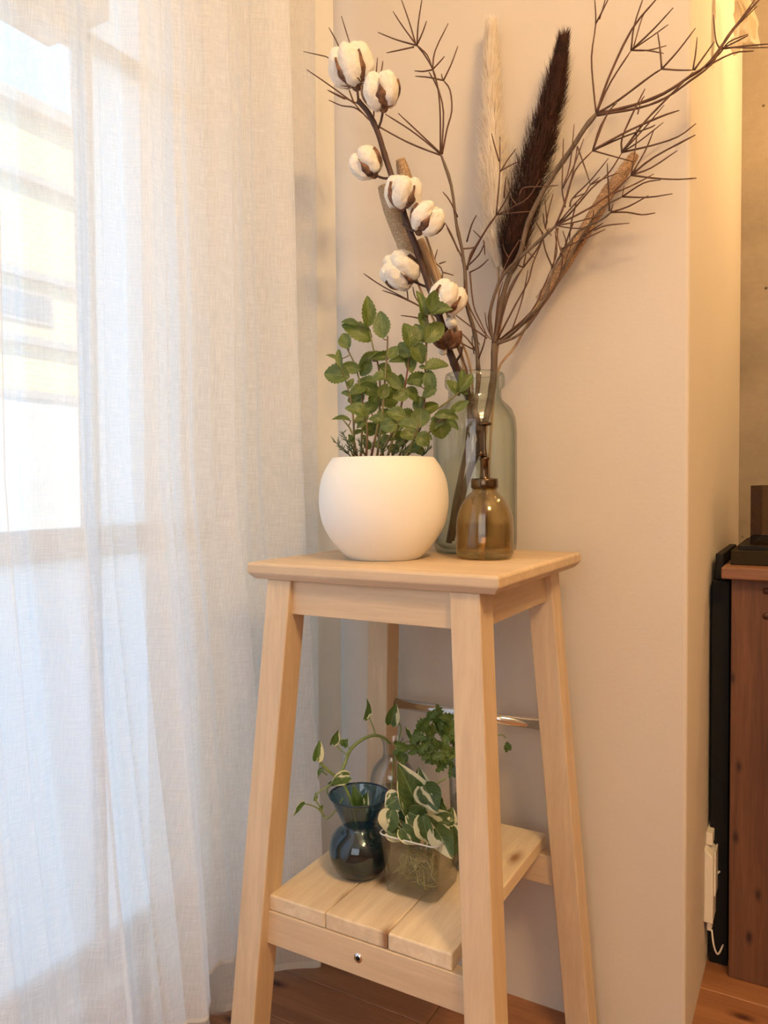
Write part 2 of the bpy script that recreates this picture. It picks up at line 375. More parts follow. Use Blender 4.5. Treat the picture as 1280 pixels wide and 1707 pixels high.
MB().grid(NS1, 2, hem1).build('hem', HEM, cur1)
cur2 = thing('curtain', (-0.82, 1.0, 0), 'shaded cream sheer curtain panel behind the bright one, ending at the room corner', 'curtain')
def curt2(u, v):
    s = u*0.40; z0 = 0.012+0.01*math.sin(s*20)
    z = lerp(z0, CH_Z, v); sw = 1-v
    y = 1.188-s*0.99+0.004*math.sin(s*70)
    x = -0.792-0.045*min(1, s/0.12)-0.012*sw+ (0.010+0.014*sw)*math.sin(s*58+0.6+0.8*sw)+(0.006)*math.sin(s*121+2)
    # fold standing out towards the stool at the bottom
    x += 0.055*sw**1.5*math.exp(-((s-0.10)/0.045)**2)
    return (min(x, -0.728), y, z)
MB().grid(260, 40, curt2).build('cloth', LIN2, cur2)
MB().grid(8, 40, lambda u, v: (curt2(u*0.075, v)[0]+0.0012, curt2(u*0.075, v)[1], curt2(0, v)[2])).build('side_hem', HEM, cur2)
MB().grid(200, 2, lambda u, v: (curt2(u, 0)[0]+0.0012, curt2(u, 0)[1], curt2(u, 0)[2]+v*0.012)).build('hem', HEM, cur2)
MB().tube([(-0.80, -0.7, CH_Z+0.02), (-0.80, 1.2, CH_Z+0.02)], 0.014, 12).build('curtain_rod', FRAME)
tag(bpy.data.objects['curtain_rod'], 'pale curtain rod above the sheer curtains', 'rod')
for yy in (-0.6, 1.15):
    MB().box((XL, yy-0.01, CH_Z+0.01), (-0.80, yy+0.01, CH_Z+0.03)).build('bracket', FRAME, bpy.data.objects['curtain_rod'])

# ---------------------------------------------------------------- plant stand
SX, SY, ZT_, TT = -0.5006, 0.9816, H-0.1035, 0.0233
HW, HD = 0.185, 0.1665
IX, IY, LW, LD, SP, SQ = 0.0275, 0.0103, 0.0394, 0.0407, 0.0651, 0.0713
st = thing('plant_stand', (SX, SY, 0), 'tall pale birch stool with splayed legs used as a plant stand', 'stool')
# top with a chamfered under-edge
m = MB(); x0, x1, y0, y1 = SX-HW, SX+HW, SY-HD, SY+HD+0.015
def ring(d, z): return [(x0+d, y0+d, z), (x1-d, y0+d, z), (x1-d, y1-d, z), (x0+d, y1-d, z)]
rings = [ring(0.008, ZT_-TT), ring(0.0, ZT_-TT+0.009), ring(0.0, ZT_-0.004), ring(0.0015, ZT_-0.001), ring(0.004, ZT_)]
vs = [p for r in rings for p in r]
fs = [(3, 2, 1, 0), (16, 17, 18, 19)]+[(i*4+k, i*4+(k+1) % 4, i*4+4+(k+1) % 4, i*4+4+k) for i in range(4) for k in range(4)]
m.add(vs, fs); m.build('seat', WX, st, bevel=0.0015)
ZB = ZT_-TT
def legc(cx, cy, fx, fy, z):
    d = ZB-z
    return (SX+cx*(HW-IX+SP*d)-cx*fx*LW, SY+cy*(HD-IY+SQ*d)-cy*fy*LD, z)
for cx in (-1, 1):
    for cy in (-1, 1):
        cs = [legc(cx, cy, fx, fy, z) for z in (0, ZB) for fx, fy in ((0, 0), (1, 0), (1, 1), (0, 1))]
        m = MB(); m.hexa(cs); m.build('leg', WZ, st, bevel=0.0018)
AH = 0.0701-TT
def apron(y0, y1, za, zb, name='apron', mat=WX):      # between left and right legs
    def xin(z): return HW-IX+SP*(ZB-z)-LW+0.001
    MB().hexa([(SX-xin(za), y0, za), (SX+xin(za), y0, za), (SX+xin(za), y1, za), (SX-xin(za), y1, za),
               (SX-xin(zb), y0, zb), (SX+xin(zb), y0, zb), (SX+xin(zb), y1, zb), (SX-xin(zb), y1, zb)]).build(name, mat, st, bevel=0.001)
def sapron(cx, za, zb, inset, t, name='apron', mat=WY):
    def yin(z): return HD-IY+SQ*(ZB-z)-LD+0.001
    def xo(z, d): return SX+cx*(HW-IX+SP*(ZB-z)-inset-d)
    MB().hexa([(xo(za, 0), SY-yin(za), za), (xo(za, t), SY-yin(za), za), (xo(za, t), SY+yin(za), za), (xo(za, 0), SY+yin(za), za),
               (xo(zb, 0), SY-yin(zb), zb), (xo(zb, t), SY-yin(zb), zb), (xo(zb, t), SY+yin(zb), zb), (xo(zb, 0), SY+yin(zb), zb)]).build(name, mat, st, bevel=0.001)
yf = SY-HD+IY; yb = SY+HD-IY
apron(yf+0.007, yf+0.025, ZB-AH, ZB); apron(yb-0.025, yb-0.007, ZB-AH, ZB)
sapron(-1, ZB-AH, ZB, 0.010, 0.018); sapron(1, ZB-AH, ZB, 0.010, 0.018)
# lower shelf of loose planks on two rails
ZS = H-0.5591; PT = 0.0215; SHL, SHR, SHF, SHB = 0.1483, 0.1278, 0.1733, 0.1883
zr1 = ZS-PT-0.0005; RH = 0.046
yfl = SY-(HD-IY+SQ*(ZB-zr1)); ybl = SY+(HD-IY+SQ*(ZB-zr1))
apron(yfl+0.014, yfl+0.032, zr1-RH, zr1, 'shelf_rail'); apron(ybl-0.030, ybl-0.012, zr1-RH, zr1, 'shelf_rail')
pe = W(540, 1523, z=ZS).x; pe2 = W(645, 1556, z=ZS).x
xs = [SX-SHL, pe, pe2, SX+SHR]
for a, b in zip(xs, xs[1:]):
    MB().box((a+0.0005, SY-SHF, ZS-PT), (b-0.0005, SY+SHB, ZS)).build('shelf_plank', PINE, st, bevel=0.0022, label='pale pine plank')
sc_p = W(597, 1597, y=yfl+0.014)
m = MB(); m.tube([sc_p+Vector((0, 0.004, 0)), sc_p-Vector((0, 0.0008, 0))], [0.006, 0.006], 20)
scr = m.build('screw', CHROME, st)
MB().tube([sc_p-Vector((0, 0.0001, 0)), sc_p-Vector((0, 0.0012, 0))], [0.0032, 0.0032], 6).build('socket', BLACK, scr)
ZR = H-0.3776; yR = SY+0.165
xr = HW-IX+SP*(ZB-ZR)-LW
MB().tube([(SX-xr-0.004, yR, ZR), (SX+xr+0.004, yR, ZR)], 0.0086, 20).build('footrest', CHROME, st, label='round chrome foot rail')

# ---------------------------------------------------------------- leaf and stem tools
def leaf_mesh(name, mat, serr=0.0, fold=0.25, curl=0.25, shape='oval', nseg=14, seed=0, wave=0.0):
    r = random.Random(seed); me = bpy.data.meshes.new(name); vs = []; uv = []
    for i in range(nseg+1):
        t = i/nseg
        if shape == 'oval': w = math.sin(math.pi*t**0.85)**0.72
        elif shape == 'heart': w = max(0, math.sin(math.pi*(t*0.97+0.02)**0.64))**0.75*(1-t)**0.12*1.05
        else: w = math.sin(math.pi*t)**0.9
        w = max(w, 0.015)*0.5
        if serr: w *= 1+serr*(1 if i % 2 else -1)*(1 if 0 < i < nseg else 0)
        zc = -curl*(t-0.35)**2
        for k in range(5):
            q = (k-2)/2
            ww = w*(1+0.0)*q
            back = -0.10*(1-t)*q*q if shape == 'heart' and t < 0.25 else 0
            vs.append((ww, t+back, zc+fold*abs(ww)+wave*math.sin(t*11+q*2+seed)*abs(q)*0.5)); uv.append((0.5+q*0.5, t))
    fs = [(j*5+k, j*5+k+1, (j+1)*5+k+1, (j+1)*5+k) for j in range(nseg) for k in range(4)]
    me.from_pydata(vs, [], fs); ul = me.uv_layers.new(name='UVMap')
    for lp in me.loops: ul.data[lp.index].uv = uv[lp.vertex_index]
    me.polygons.foreach_set('use_smooth', [True]*len(fs)); me.materials.append(mat); me.update(); return me
def put_leaf(me, base, tip, width, parent, facing=0.0, name='leaf', roll=0.0, label=None):
    """A leaf from base to tip; its face turned to the room side, rolled by roll."""
    a = (tip-base); L = a.length; a.normalize()
    nrm = (-fwd+Vector((0, 0, 0.35))).normalized(); nrm = (nrm-a*nrm.dot(a)).normalized()
    nrm = Matrix.Rotation(roll, 3, a) @ nrm
    x = a.cross(nrm)
    mt = Matrix(((x.x*width, a.x*L, nrm.x*L, 0), (x.y*width, a.y*L, nrm.y*L, 0), (x.z*width, a.z*L, nrm.z*L, 0), (0, 0, 0, 1)))
    mt.translation = base-wloc(parent)
    o = bpy.data.objects.new(name, me); COL.objects.link(o); o.parent = parent; o.matrix_basis = mt
    return tag(o, label)
def scr_leaf(me, cx, cy, L, Wd, ang, F, parent, jit=0.35, tilt=None, roll=None, **k):
    """Leaf whose picture size is L x Wd around (cx, cy); tip direction ang (deg, 90 = up)."""
    c, s = math.cos(R(ang)), math.sin(R(ang)); t = rnd.uniform(-jit, jit) if tilt is None else tilt
    b = W(cx-c*L/2, cy+s*L/2, F=F); e = W(cx+c*L/2, cy-s*L/2, F=F-M(L, F)*t)
    put_leaf(me, b, e, M(Wd, F)*1.06, parent, roll=rnd.uniform(-0.45, 0.45) if roll is None else roll, **k)
    return b

# ---------------------------------------------------------------- potted mint
FP = 1.094
pc = W(640, 900, F=FP); pc.z = ZT_
pot = thing('potted_mint', pc, 'round matte white pot of green mint and rosemary standing on the stool top', 'potted plant')
ph = zat(640, 762, FP-0.03)-ZT_
POTM = NM('matte_white_ceramic'); POT = POTM.done(POTM.pbr((0.88, 0.85, 0.79), 0.62, POTM.bump(POTM.noise(POTM.coord(), 300, 2), 0.05, 0.001)))
pp = [(0, 0), (54, 0), (57, 1.5), (68, 13), (79, 28), (88, 43), (96, 62), (100.5, 85), (101.5, 103), (100.3, 122), (97, 140), (90, 158), (82.5, 171), (79.5, 175.5), (77, 175.5), (76, 171), (84, 160), (0, 158)]
sc1 = ph/176; rr = M(1, FP)*1.062
prof = [(a*rr, b*sc1) for a, b in pp]
sm = smooth_path([(a, b, 0) for a, b in prof[1:15]], 4)
MB().lathe(pc, [(0, 0)]+[(p.x, p.y) for p in sm]+prof[15:], 96).build('pot', POT, pot)
SOIL = plaster('dark_soil', (0.05, 0.03, 0.018), 1.0)
MB().lathe(pc+Vector((0, 0, ph-0.013)), [(0, 0.003), (0.03, 0.002), (0.075, 0)], 32).build('soil', SOIL, pot)
ms = NM('mint_stem'); mv = ms.noise(ms.coord(), 18, 2)
MSTEM = ms.done(ms.pbr(ms.ramp(mv, [(0.35, (0.16, 0.055, 0.035)), (0.6, (0.20, 0.20, 0.07))]), 0.5))
MSTEM2 = plain('green_stem', (0.17, 0.24, 0.07), 0.5)
MINT = leafmat('mint_leaf', (0.085, 0.135, 0.038), (0.15, 0.20, 0.065), (0.30, 0.36, 0.16))
mleaf = [leaf_mesh('mint_leaf', MINT, 0.07, f, c, 'oval', 16, k, 0.02) for k, (f, c) in enumerate([(0.3, 0.3), (0.15, 0.55), (0.45, 0.2), (0.2, -0.3), (0.35, 0.7)])]
stems = [  # picture points from soil to tip, distance offset
    ([(590, 765), (589, 700), (583, 660), (575, 632)], -0.02), ([(601, 765), (604, 700), (603, 655), (592, 610), (578, 580)], 0.01),
    ([(628, 765), (636, 700), (641, 640), (645, 590), (646, 560)], -0.03), ([(618, 765), (632, 690), (632, 620), (622, 580), (613, 540)], 0.02),
    ([(645, 765), (662, 705), (672, 660), (680, 610), (682, 570)], 0.0), ([(668, 765), (700, 715), (708, 660), (710, 600), (712, 545), (713, 505)], -0.01),
    ([(672, 765), (700, 740), (716, 720), (735, 700), (752, 692)], -0.03), ([(664, 765), (690, 700), (715, 690), (748, 668), (770, 650)], 0.03),
    ([(610, 765), (612, 720), (607, 680)], -0.04), ([(655, 765), (652, 700), (664, 660), (668, 630)], 0.035), ([(640, 765), (628, 720), (620, 690)], 0.04),
    ([(676, 765), (688, 735), (700, 705)], -0.045), ([(596, 765), (586, 720), (572, 700)], 0.03), ([(632, 765), (655, 720), (682, 700)], -0.05)]
leaves = [(613.5, 519, 50, 21, 90), (596, 552, 54, 28, 148), (583, 540, 30, 12, 165), (637, 543, 42, 26, 95), (575, 567, 28, 20, 115), (566, 597, 32, 11, 100), (553, 594, 22, 8, 150), (561, 625, 42, 30, 172),
 (585, 613, 30, 18, 165), (612, 598, 32, 14, 210), (609, 614, 30, 18, 240), (624, 592, 30, 12, 20), (640, 594, 40, 14, 10), (655, 588, 24, 16, 50), (682, 558, 44, 30, 95), (700, 555, 34, 20, 120),
 (725, 552, 46, 26, 48), (731, 519, 46, 24, 12), (720, 502, 36, 21, 80), (703, 508, 50, 16, 98), (705, 536, 34, 14, 110), (673, 582, 32, 20, 130), (698, 588, 38, 24, -70), (686, 606, 32, 18, -85),
 (665, 600, 30, 12, 178), (728, 610, 40, 23, 12), (717, 637, 40, 20, -80), (698, 633, 40, 20, 15), (655, 635, 36, 18, -50), (633, 629, 28, 19, 180), (612, 638, 34, 22, 160), (597, 649, 30, 24, 190),
 (617, 649, 36, 20, -20), (594, 664, 28, 22, 200), (594, 684, 34, 24, 150), (569, 699, 30, 11, 172), (616, 680, 34, 20, 30), (648, 667, 32, 24, -10), (639, 652, 26, 18, 70), (666, 638, 28, 16, 75),
 (686, 657, 28, 20, -45), (698, 674, 30, 18, 100), (714, 680, 36, 16, 18), (701, 697, 32, 28, -95), (680, 694, 30, 22, -20), (660, 690, 32, 22, 160), (648, 709, 30, 22, 185), (680, 710, 30, 20, -10),
 (682, 725, 32, 22, 190), (705, 733, 26, 24, -30), (734, 713, 38, 32, -80), (742, 690, 36, 14, 10), (756, 707, 24, 9, -50), (766, 678, 34, 14, 28), (752, 694, 26, 12, -10), (777, 638, 36, 17, 55),
 (757, 645, 32, 20, 125), (770, 630, 28, 12, 85), (615, 715, 26, 20, 160), (645, 733, 26, 16, 20), (630, 742, 22, 14, 150), (660, 722, 26, 18, -60), (670, 740, 24, 16, 30), (692, 748, 26, 18, 10),
 (700, 752, 22, 14, -10), (655, 748, 22, 14, 160), (640, 690, 28, 18, 40), (628, 700, 26, 16, 170), (668, 660, 28, 20, 200), (625, 665, 26, 18, 60), (690, 640, 26, 16, 160), (612, 740, 20, 12, 120),
 (635, 715, 26, 18, -20), (603, 700, 24, 16, 20), (642, 615, 26, 16, -30), (716, 655, 26, 14, 30), (730, 700, 26, 16, 170), (672, 705, 28, 20, 60), (655, 655, 26, 16, 120)]
spts = []; sbuilt = []
for pts, dF in stems:
    q = [W(px, py, F=FP+dF*(0.6+0.6*i/len(pts))) for i, (px, py) in enumerate(pts)]
    sp_ = smooth_path(q, 5); n = len(sp_); mb = MB(); mb.tube(sp_, [lerp(0.0019, 0.0010, i/n) for i in range(n)], 7)
    sbuilt.append(mb)
    for i, p in enumerate(sp_): spts.append((p, len(sbuilt)-1))
def proj(p):
    d = p-EYE; F = d.dot(fwd); return 640+FPX*d.dot(rt)/F, 853.5-FPX*d.dot(up)/F, F
SP2 = [(*proj(p), p, k) for p, k in spts]
for i, (cx, cy, L, Wd, an) in enumerate(leaves):
    c, s = math.cos(R(an)), math.sin(R(an)); bx, by = cx-c*L/2, cy+s*L/2
    best = min(SP2, key=lambda t: (t[0]-bx)**2+(t[1]-by-4)**2)
    F = best[2]+rnd.uniform(-0.012, 0.004)
    b = scr_leaf(mleaf[i % 5], cx, cy, L*1.05, Wd*1.12, an, F, pot, jit=0.3)
    sbuilt[best[4]].tube(smooth_path([best[3], (best[3]+b)/2+Vector((0, 0, -0.001)), b], 3), 0.0008, 5)
for mb in sbuilt: mb.build('stem', MSTEM, pot)
# small young leaf pairs filling the heart of the plant
for i in range(46):
    px, py, F, p, k = rnd.choice(SP2)
    if py > 745 or py < 600: continue
    an = rnd.uniform(0, 360); L = rnd.uniform(10, 20)
    scr_leaf(mleaf[i % 5], px+math.cos(R(an))*L/2, py-math.sin(R(an))*L/2, L, L*0.6, an, F, pot, jit=0.6)
# rosemary sprigs at the rim
ROS = plain('rosemary_green', (0.07, 0.10, 0.045), 0.6)
for bx, by, tx, ty, dF in ((590, 765, 572, 722, -0.03), (588, 765, 560, 738, -0.04), (596, 765, 582, 735, -0.05), (700, 765, 716, 748, -0.03), (640, 765, 636, 738, -0.06), (610, 765, 600, 738, -0.055), (670, 765, 676, 745, -0.06), (655, 765, 660, 742, -0.065)):
    mb = MB(); a = W(bx, by, F=FP+dF); b = W(tx, ty, F=FP+dF-0.01); mb.tube([a, (a+b)/2+Vector((0, 0, 0.002)), b], [0.0009, 0.0008, 0.0005], 5)
    for k in range(16):
        t = 0.25+0.75*k/15; p = a.lerp(b, t); d = (b-a).normalized()
        o = Vector((rnd.uniform(-1, 1), rnd.uniform(-1, 1), rnd.uniform(-0.3, 0.6))).normalized()
        e = p+(d*0.7+o).normalized()*rnd.uniform(0.007, 0.012)
        mb.tube([p, (p+e)/2, e], [0.0005, 0.0008, 0.0002], 4)
    mb.build('rosemary_sprig', ROS, pot, label='thin needle-leaved rosemary sprig')

# ---------------------------------------------------------------- big glass jar
FJ = 1.190
jc = W(792, 915, F=FJ); jc.z = ZT_; jx, jy = jc.x, jc.y
def zj(py): return zat(792, py, FJ)-ZT_
JAR = glass('green_glass', (0.93, 0.95, 0.915), (0.30, 0.36, 0.29), 1.3, 0.015, edge_pow=2.8)
k1 = M(1, FJ)
jp = [(0, 0.001), (55, 0.001), (62, zj(920)), (67.5, zj(914)), (69, zj(900)), (69, zj(800)), (69, zj(720)), (67, zj(700)), (61, zj(684)), (51, zj(674)), (45, zj(668)), (43.5, zj(660)), (43.5, zj(652)), (48, zj(648)), (49.5, zj(644)), (49.5, zj(632)), (48, zj(626)), (45, zj(624)), (41, zj(626)), (40, zj(632)), (40, zj(662)), (48, zj(677)), (57, zj(688)), (64, zj(702)), (66, zj(722)), (66, zj(905)), (58, zj(912)), (0, zj(911))]
jar = thing('glass_jar', jc, 'large pale green glass jar with a thick rim holding the dried stems', 'jar')
MB().lathe(jc, [(a*k1, z) for a, z in jp], 96).build('body', JAR, jar)

# ---------------------------------------------------------------- amber mister
FA = 1.078
ac = W(808, 930, F=FA); ac.z = ZT_
def za(py): return zat(808, py, FA)-ZT_
k2 = M(1, FA)
mist = thing('plant_mister', ac, 'small amber glass spray bottle with a dark metal pump, half full of water', 'spray bottle')
AMB = glass('amber_glass', (0.985, 0.915, 0.74), (0.62, 0.42, 0.16), 1.3, 0.01, edge_pow=2.6, refr=0.4)
ap = [(0, 0.0005), (40, 0.0005), (45, 0.003), (47.5, 0.008), (48, 0.014), (48, za(880)), (46.5, za(862)), (42, za(846)), (34, za(832)), (26, za(824)), (21, za(820)), (20, za(812)), (17, za(812)), (18, za(822)), (30, za(832)), (39, za(848)), (43.5, za(864)), (45, za(881)), (45, 0.016), (42, 0.010), (0, 0.0105)]
MB().lathe(ac, [(a*k2, z) for a, z in ap], 80).build('bottle', AMB, mist)
WATER = glass('water', (0.80, 0.72, 0.55), (0.5, 0.4, 0.25), 0.8, 0.0, 1.33)
wl = za(873)
MB().lathe(ac, [(0, 0.012), (44*k2, 0.016), (44.3*k2, wl-0.001), (44*k2, wl), (0, wl)], 64).build('water', WATER, mist)
MB().lathe(ac, [(0, za(814)), (21.5*k2, za(814)), (22.5*k2, za(812)), (22.5*k2, za(800)), (21*k2, za(797.5)), (0, za(797.5))], 40).build('collar', DARKMET, mist)
m = MB(); m.lathe(ac, [(9*k2, za(798)), (7*k2, za(794)), (7*k2, za(768)), (8.5*k2, za(767)), (8.5*k2, za(763)), (4*k2, za(762)), (2.8*k2, za(760)), (2.6*k2, za(712)), (3*k2, za(711))], 24)
m.build('pump', DARKMET, mist)
MB().lathe(ac, [(0, za(711)), (10*k2, za(710)), (12.5*k2, za(708.5)), (12.5*k2, za(706.5)), (9*k2, za(704.5)), (0, za(704))], 32).build('plunger', DARKMET, mist)
nz = ac+Vector((0, 0, za(757)))
m = MB(); m.tube([nz+Vector((0.0, 0, -0.003)), nz+(-rt0*0.5-fw0*0.6).normalized()*0.012], [0.0036, 0.0028], 12); m.tube([nz+(-rt0*0.5-fw0*0.6).normalized()*0.011, nz+(-rt0*0.5-fw0*0.6).normalized()*0.0135], [0.004, 0.004], 12)
m.build('nozzle', DARKMET, mist)
MB().tube([ac+Vector((0, 0, za(815))), ac+Vector((-0.001, 0, za(895)))], 0.0035, 12).build('inner_tube', plain('brown_tube', (0.10, 0.04, 0.015), 0.3), mist)
MB().tube([ac+Vector((-0.001, 0, za(893))), ac+Vector((-0.004, 0, za(925)))], 0.0030, 12).build('dip_tube', plain('pale_tube', (0.80, 0.62, 0.22), 0.4), mist)

# ---------------------------------------------------------------- dried stems in the jar
BARK = wood('grey_brown_bark', (0.19, 0.135, 0.095), (0.085, 0.055, 0.038), 'z', 2.5, 0.75, bump=0.5)
BARKR = wood('red_brown_twig', (0.16, 0.075, 0.042), (0.075, 0.03, 0.016), 'z', 2.5, 0.7, bump=0.4)
TAN = wood('tan_stalk', (0.48, 0.33, 0.19), (0.30, 0.19, 0.10), 'z', 2.0, 0.7)
YMAX = WY_-0.012
class Branch:
    def __init__(s, name, base, label, cat='branch'):
        s.root = thing(name, base, label, cat); s.pl = []
    def add(s, pts, w0, w1, y0=None, dy=None, mat=None, name='twig', n=3):
        """pts are picture points; the world depth starts at y0 (or at the nearest point already grown) and drifts by dy."""
        px, py = pts[0]
        if y0 is None: y0 = min(s.pl, key=lambda t: (t[0]-px)**2+(t[1]-py)**2)[2]
        if dy is None: dy = rnd.uniform(-0.03, 0.03)*min(1, len(pts)*0.35)
        y1 = max(0.95, min(YMAX, y0+dy)); L = [0]
        for a, b in zip(pts, pts[1:]): L.append(L[-1]+math.hypot(b[0]-a[0], b[1]-a[1]))
        q = [W(a, b, y=lerp(y0, y1, l/L[-1])) for (a, b), l in zip(pts, L)]
        if len(q) == 2:
            mid = (q[0]+q[1])/2; ln = (q[1]-q[0]).length; q = [q[0], mid+Vector((rnd.uniform(-1, 1), rnd.uniform(-.4, .4), rnd.uniform(-1, 1)))*ln*0.025, q[1]]
            ly = [y0, (y0+y1)/2, y1]
        sp_ = smooth_path(q, n); N = len(sp_)
        rad = [M(lerp(w0, w1, i/(N-1)), 1.2)/2*(1+0.06*rnd.uniform(-1, 1)) for i in range(N)]
        rad[-1] *= 0.7
        if w0 > 3.2: rad = [r*(1+(0.18 if i % 5 == 0 else 0)) for i, r in enumerate(rad)]
        MB().tube(sp_, rad, 8 if w0 > 4 else 5).build(name, mat or BARKR, s.root)
        for (a, b), l in zip(pts, L): s.pl.append((a, b, lerp(y0, y1, l/L[-1])))
base = jc+Vector((0, 0, 0.012))
A = Branch('dried_branch', base, 'thin dried branch rising left of the white plume, forking behind the cotton')
A.pl = []
A.add([(748, 905), (762, 820), (785, 720), (797, 640), (797, 617)], 9, 8, y0=1.085, dy=0.012, mat=BARK, name='main_stem')
A.add([(797, 617), (795, 582), (789, 546), (778, 508), (775, 451), (772, 433), (770, 415), (761, 375), (752, 309), (735, 258)], 7.5, 4.5, dy=-0.015, mat=BARK, name='main_stem')
for p in ([(735, 258), (717, 242), (683, 216), (642, 190)], [(735, 256), (712, 234), (664, 189)], [(735, 259), (700, 246), (667, 231), (622, 205), (605, 189), (590, 172)],
          [(734, 256), (733, 175), (725, 125), (710, 95), (695, 76)], [(736, 257), (739, 187), (731, 150), (721, 116)], [(737, 257), (745, 215), (753, 184), (750, 150), (739, 134)]):
    A.add(p, 3.0, 2.4, dy=rnd.uniform(-0.03, 0.01))
for p in ([(739, 134), (763, 77)], [(739, 134), (736, 123)], [(739, 134), (715, 129), (692, 127)], [(721, 116), (725, 85), (747, 39)], [(721, 116), (741, 94)], [(721, 116), (705, 119), (691, 118)],
          [(731, 150), (715, 120)], [(695, 76), (660, 66), (630, 54)], [(690, 78), (644, 88)], [(695, 76), (672, 45), (655, 19)], [(693, 74), (667, -6)], [(695, 75), (697, 40), (704, -6)], [(695, 75), (711, 35)],
          [(695, 76), (712, 92), (721, 116)],
          [(575, 165), (546, 150)], [(590, 172), (546, 140), (511, 116)], [(601, 175), (567, 160), (546, 150)], [(605, 189), (590, 179), (569, 176), (548, 167)], [(590, 172), (560, 104), (506, 86)],
          [(575, 120), (564, 76), (548, 46)], [(592, 110), (587, 86), (569, 27)], [(622, 205), (626, 140), (629, 96)], [(635, 120), (638, 102)],
          [(763, 362), (750, 335), (738, 320)], [(764, 419), (752, 390), (742, 372)], [(778, 403), (786, 375), (794, 359)], [(772, 433), (758, 405), (745, 380)], [(778, 445), (792, 415), (812, 380)],
          [(783, 454), (800, 445), (814, 432)], [(778, 445), (798, 425), (808, 404)], [(792, 582), (780, 566), (769, 555)], [(793, 584), (780, 578), (768, 571)], [(770, 415), (792, 412), (800, 401)],
          [(783, 454), (789, 508), (800, 535), (812, 560)], [(775, 455), (778, 500), (800, 545), (818, 566)], [(812, 564), (787, 546), (759, 525)],
          [(797, 600), (806, 575), (810, 556)]):
    A.add(p, 2.8, 1.9)
A.add([(778, 450), (784, 425), (792, 412), (812, 380), (827, 359)], 3.6, 3.0, dy=-0.02)
for p in ([(827, 359), (833, 288), (833, 228)], [(832, 269), (819, 222)], [(834, 286), (860, 248)], [(836, 284), (869, 267)], [(828, 358), (842, 335), (852, 312)], [(829, 358), (855, 345), (880, 330), (900, 300)],
          [(829, 358), (855, 355), (890, 352)], [(840, 330), (843, 295)], [(800, 395), (789, 384)], [(806, 400), (808, 425)]):
    A.add(p, 2.4, 1.7)
S2 = Branch('dried_twig', base+Vector((-0.01, 0.01, 0)), 'small dried twig poking out left between the lowest cotton bolls', 'branch')
S2.add([(760, 890), (775, 760), (782, 640), (760, 575), (735, 535), (695, 508), (639, 478), (606, 456)], 4, 2, y0=1.09, dy=-0.03)
for p in ([(695, 508), (660, 492), (637, 484)], [(680, 501), (678, 480)], [(700, 531), (685, 528), (668, 526)], [(735, 535), (729, 500), (738, 454), (725, 436), (729, 416)], [(732, 440), (743, 436)], [(738, 454), (756, 459)], [(706, 514), (692, 495), (688, 478)]):
    S2.add(p, 2.6, 1.8)
C = Branch('dried_branch', base+Vector((0.008, 0, 0)), 'wide dried branch spreading right across the wall to the photo edge')
C.add([(752, 900), (775, 810), (802, 730), (818, 660), (823, 620), (824, 572)], 11, 12, y0=1.12, dy=-0.012, mat=BARK, name='main_stem')
for p, a, b, dy in (([(824, 572), (830, 546), (835, 505), (850, 457), (867, 421), (880, 371), (909, 312), (952, 249), (975, 213), (994, 190)], 9, 7.5, 0.02),
                    ([(824, 572), (817, 546), (817, 519), (829, 478), (847, 448), (900, 400), (926, 376)], 6, 5, -0.015),
                    ([(824, 570), (834, 530), (850, 480), (872, 446)], 5, 3, 0.02),
                    ([(824, 575), (836, 568), (872, 538), (908, 498), (922, 448), (944, 412), (966, 385), (1004, 365), (1018, 354)], 5, 3, 0.03),
                    ([(824, 575), (850, 560), (894, 516), (923, 480), (951, 427), (975, 392)], 5, 3, 0.045),
                    ([(824, 575), (868, 556), (901, 513), (930, 470), (960, 410), (1000, 350), (1037, 328)], 5, 3, 0.05),
                    ([(790, 590), (787, 560), (800, 575)], 2, 2, 0.0)):
    C.add(p, a, b, dy=dy, mat=BARK)
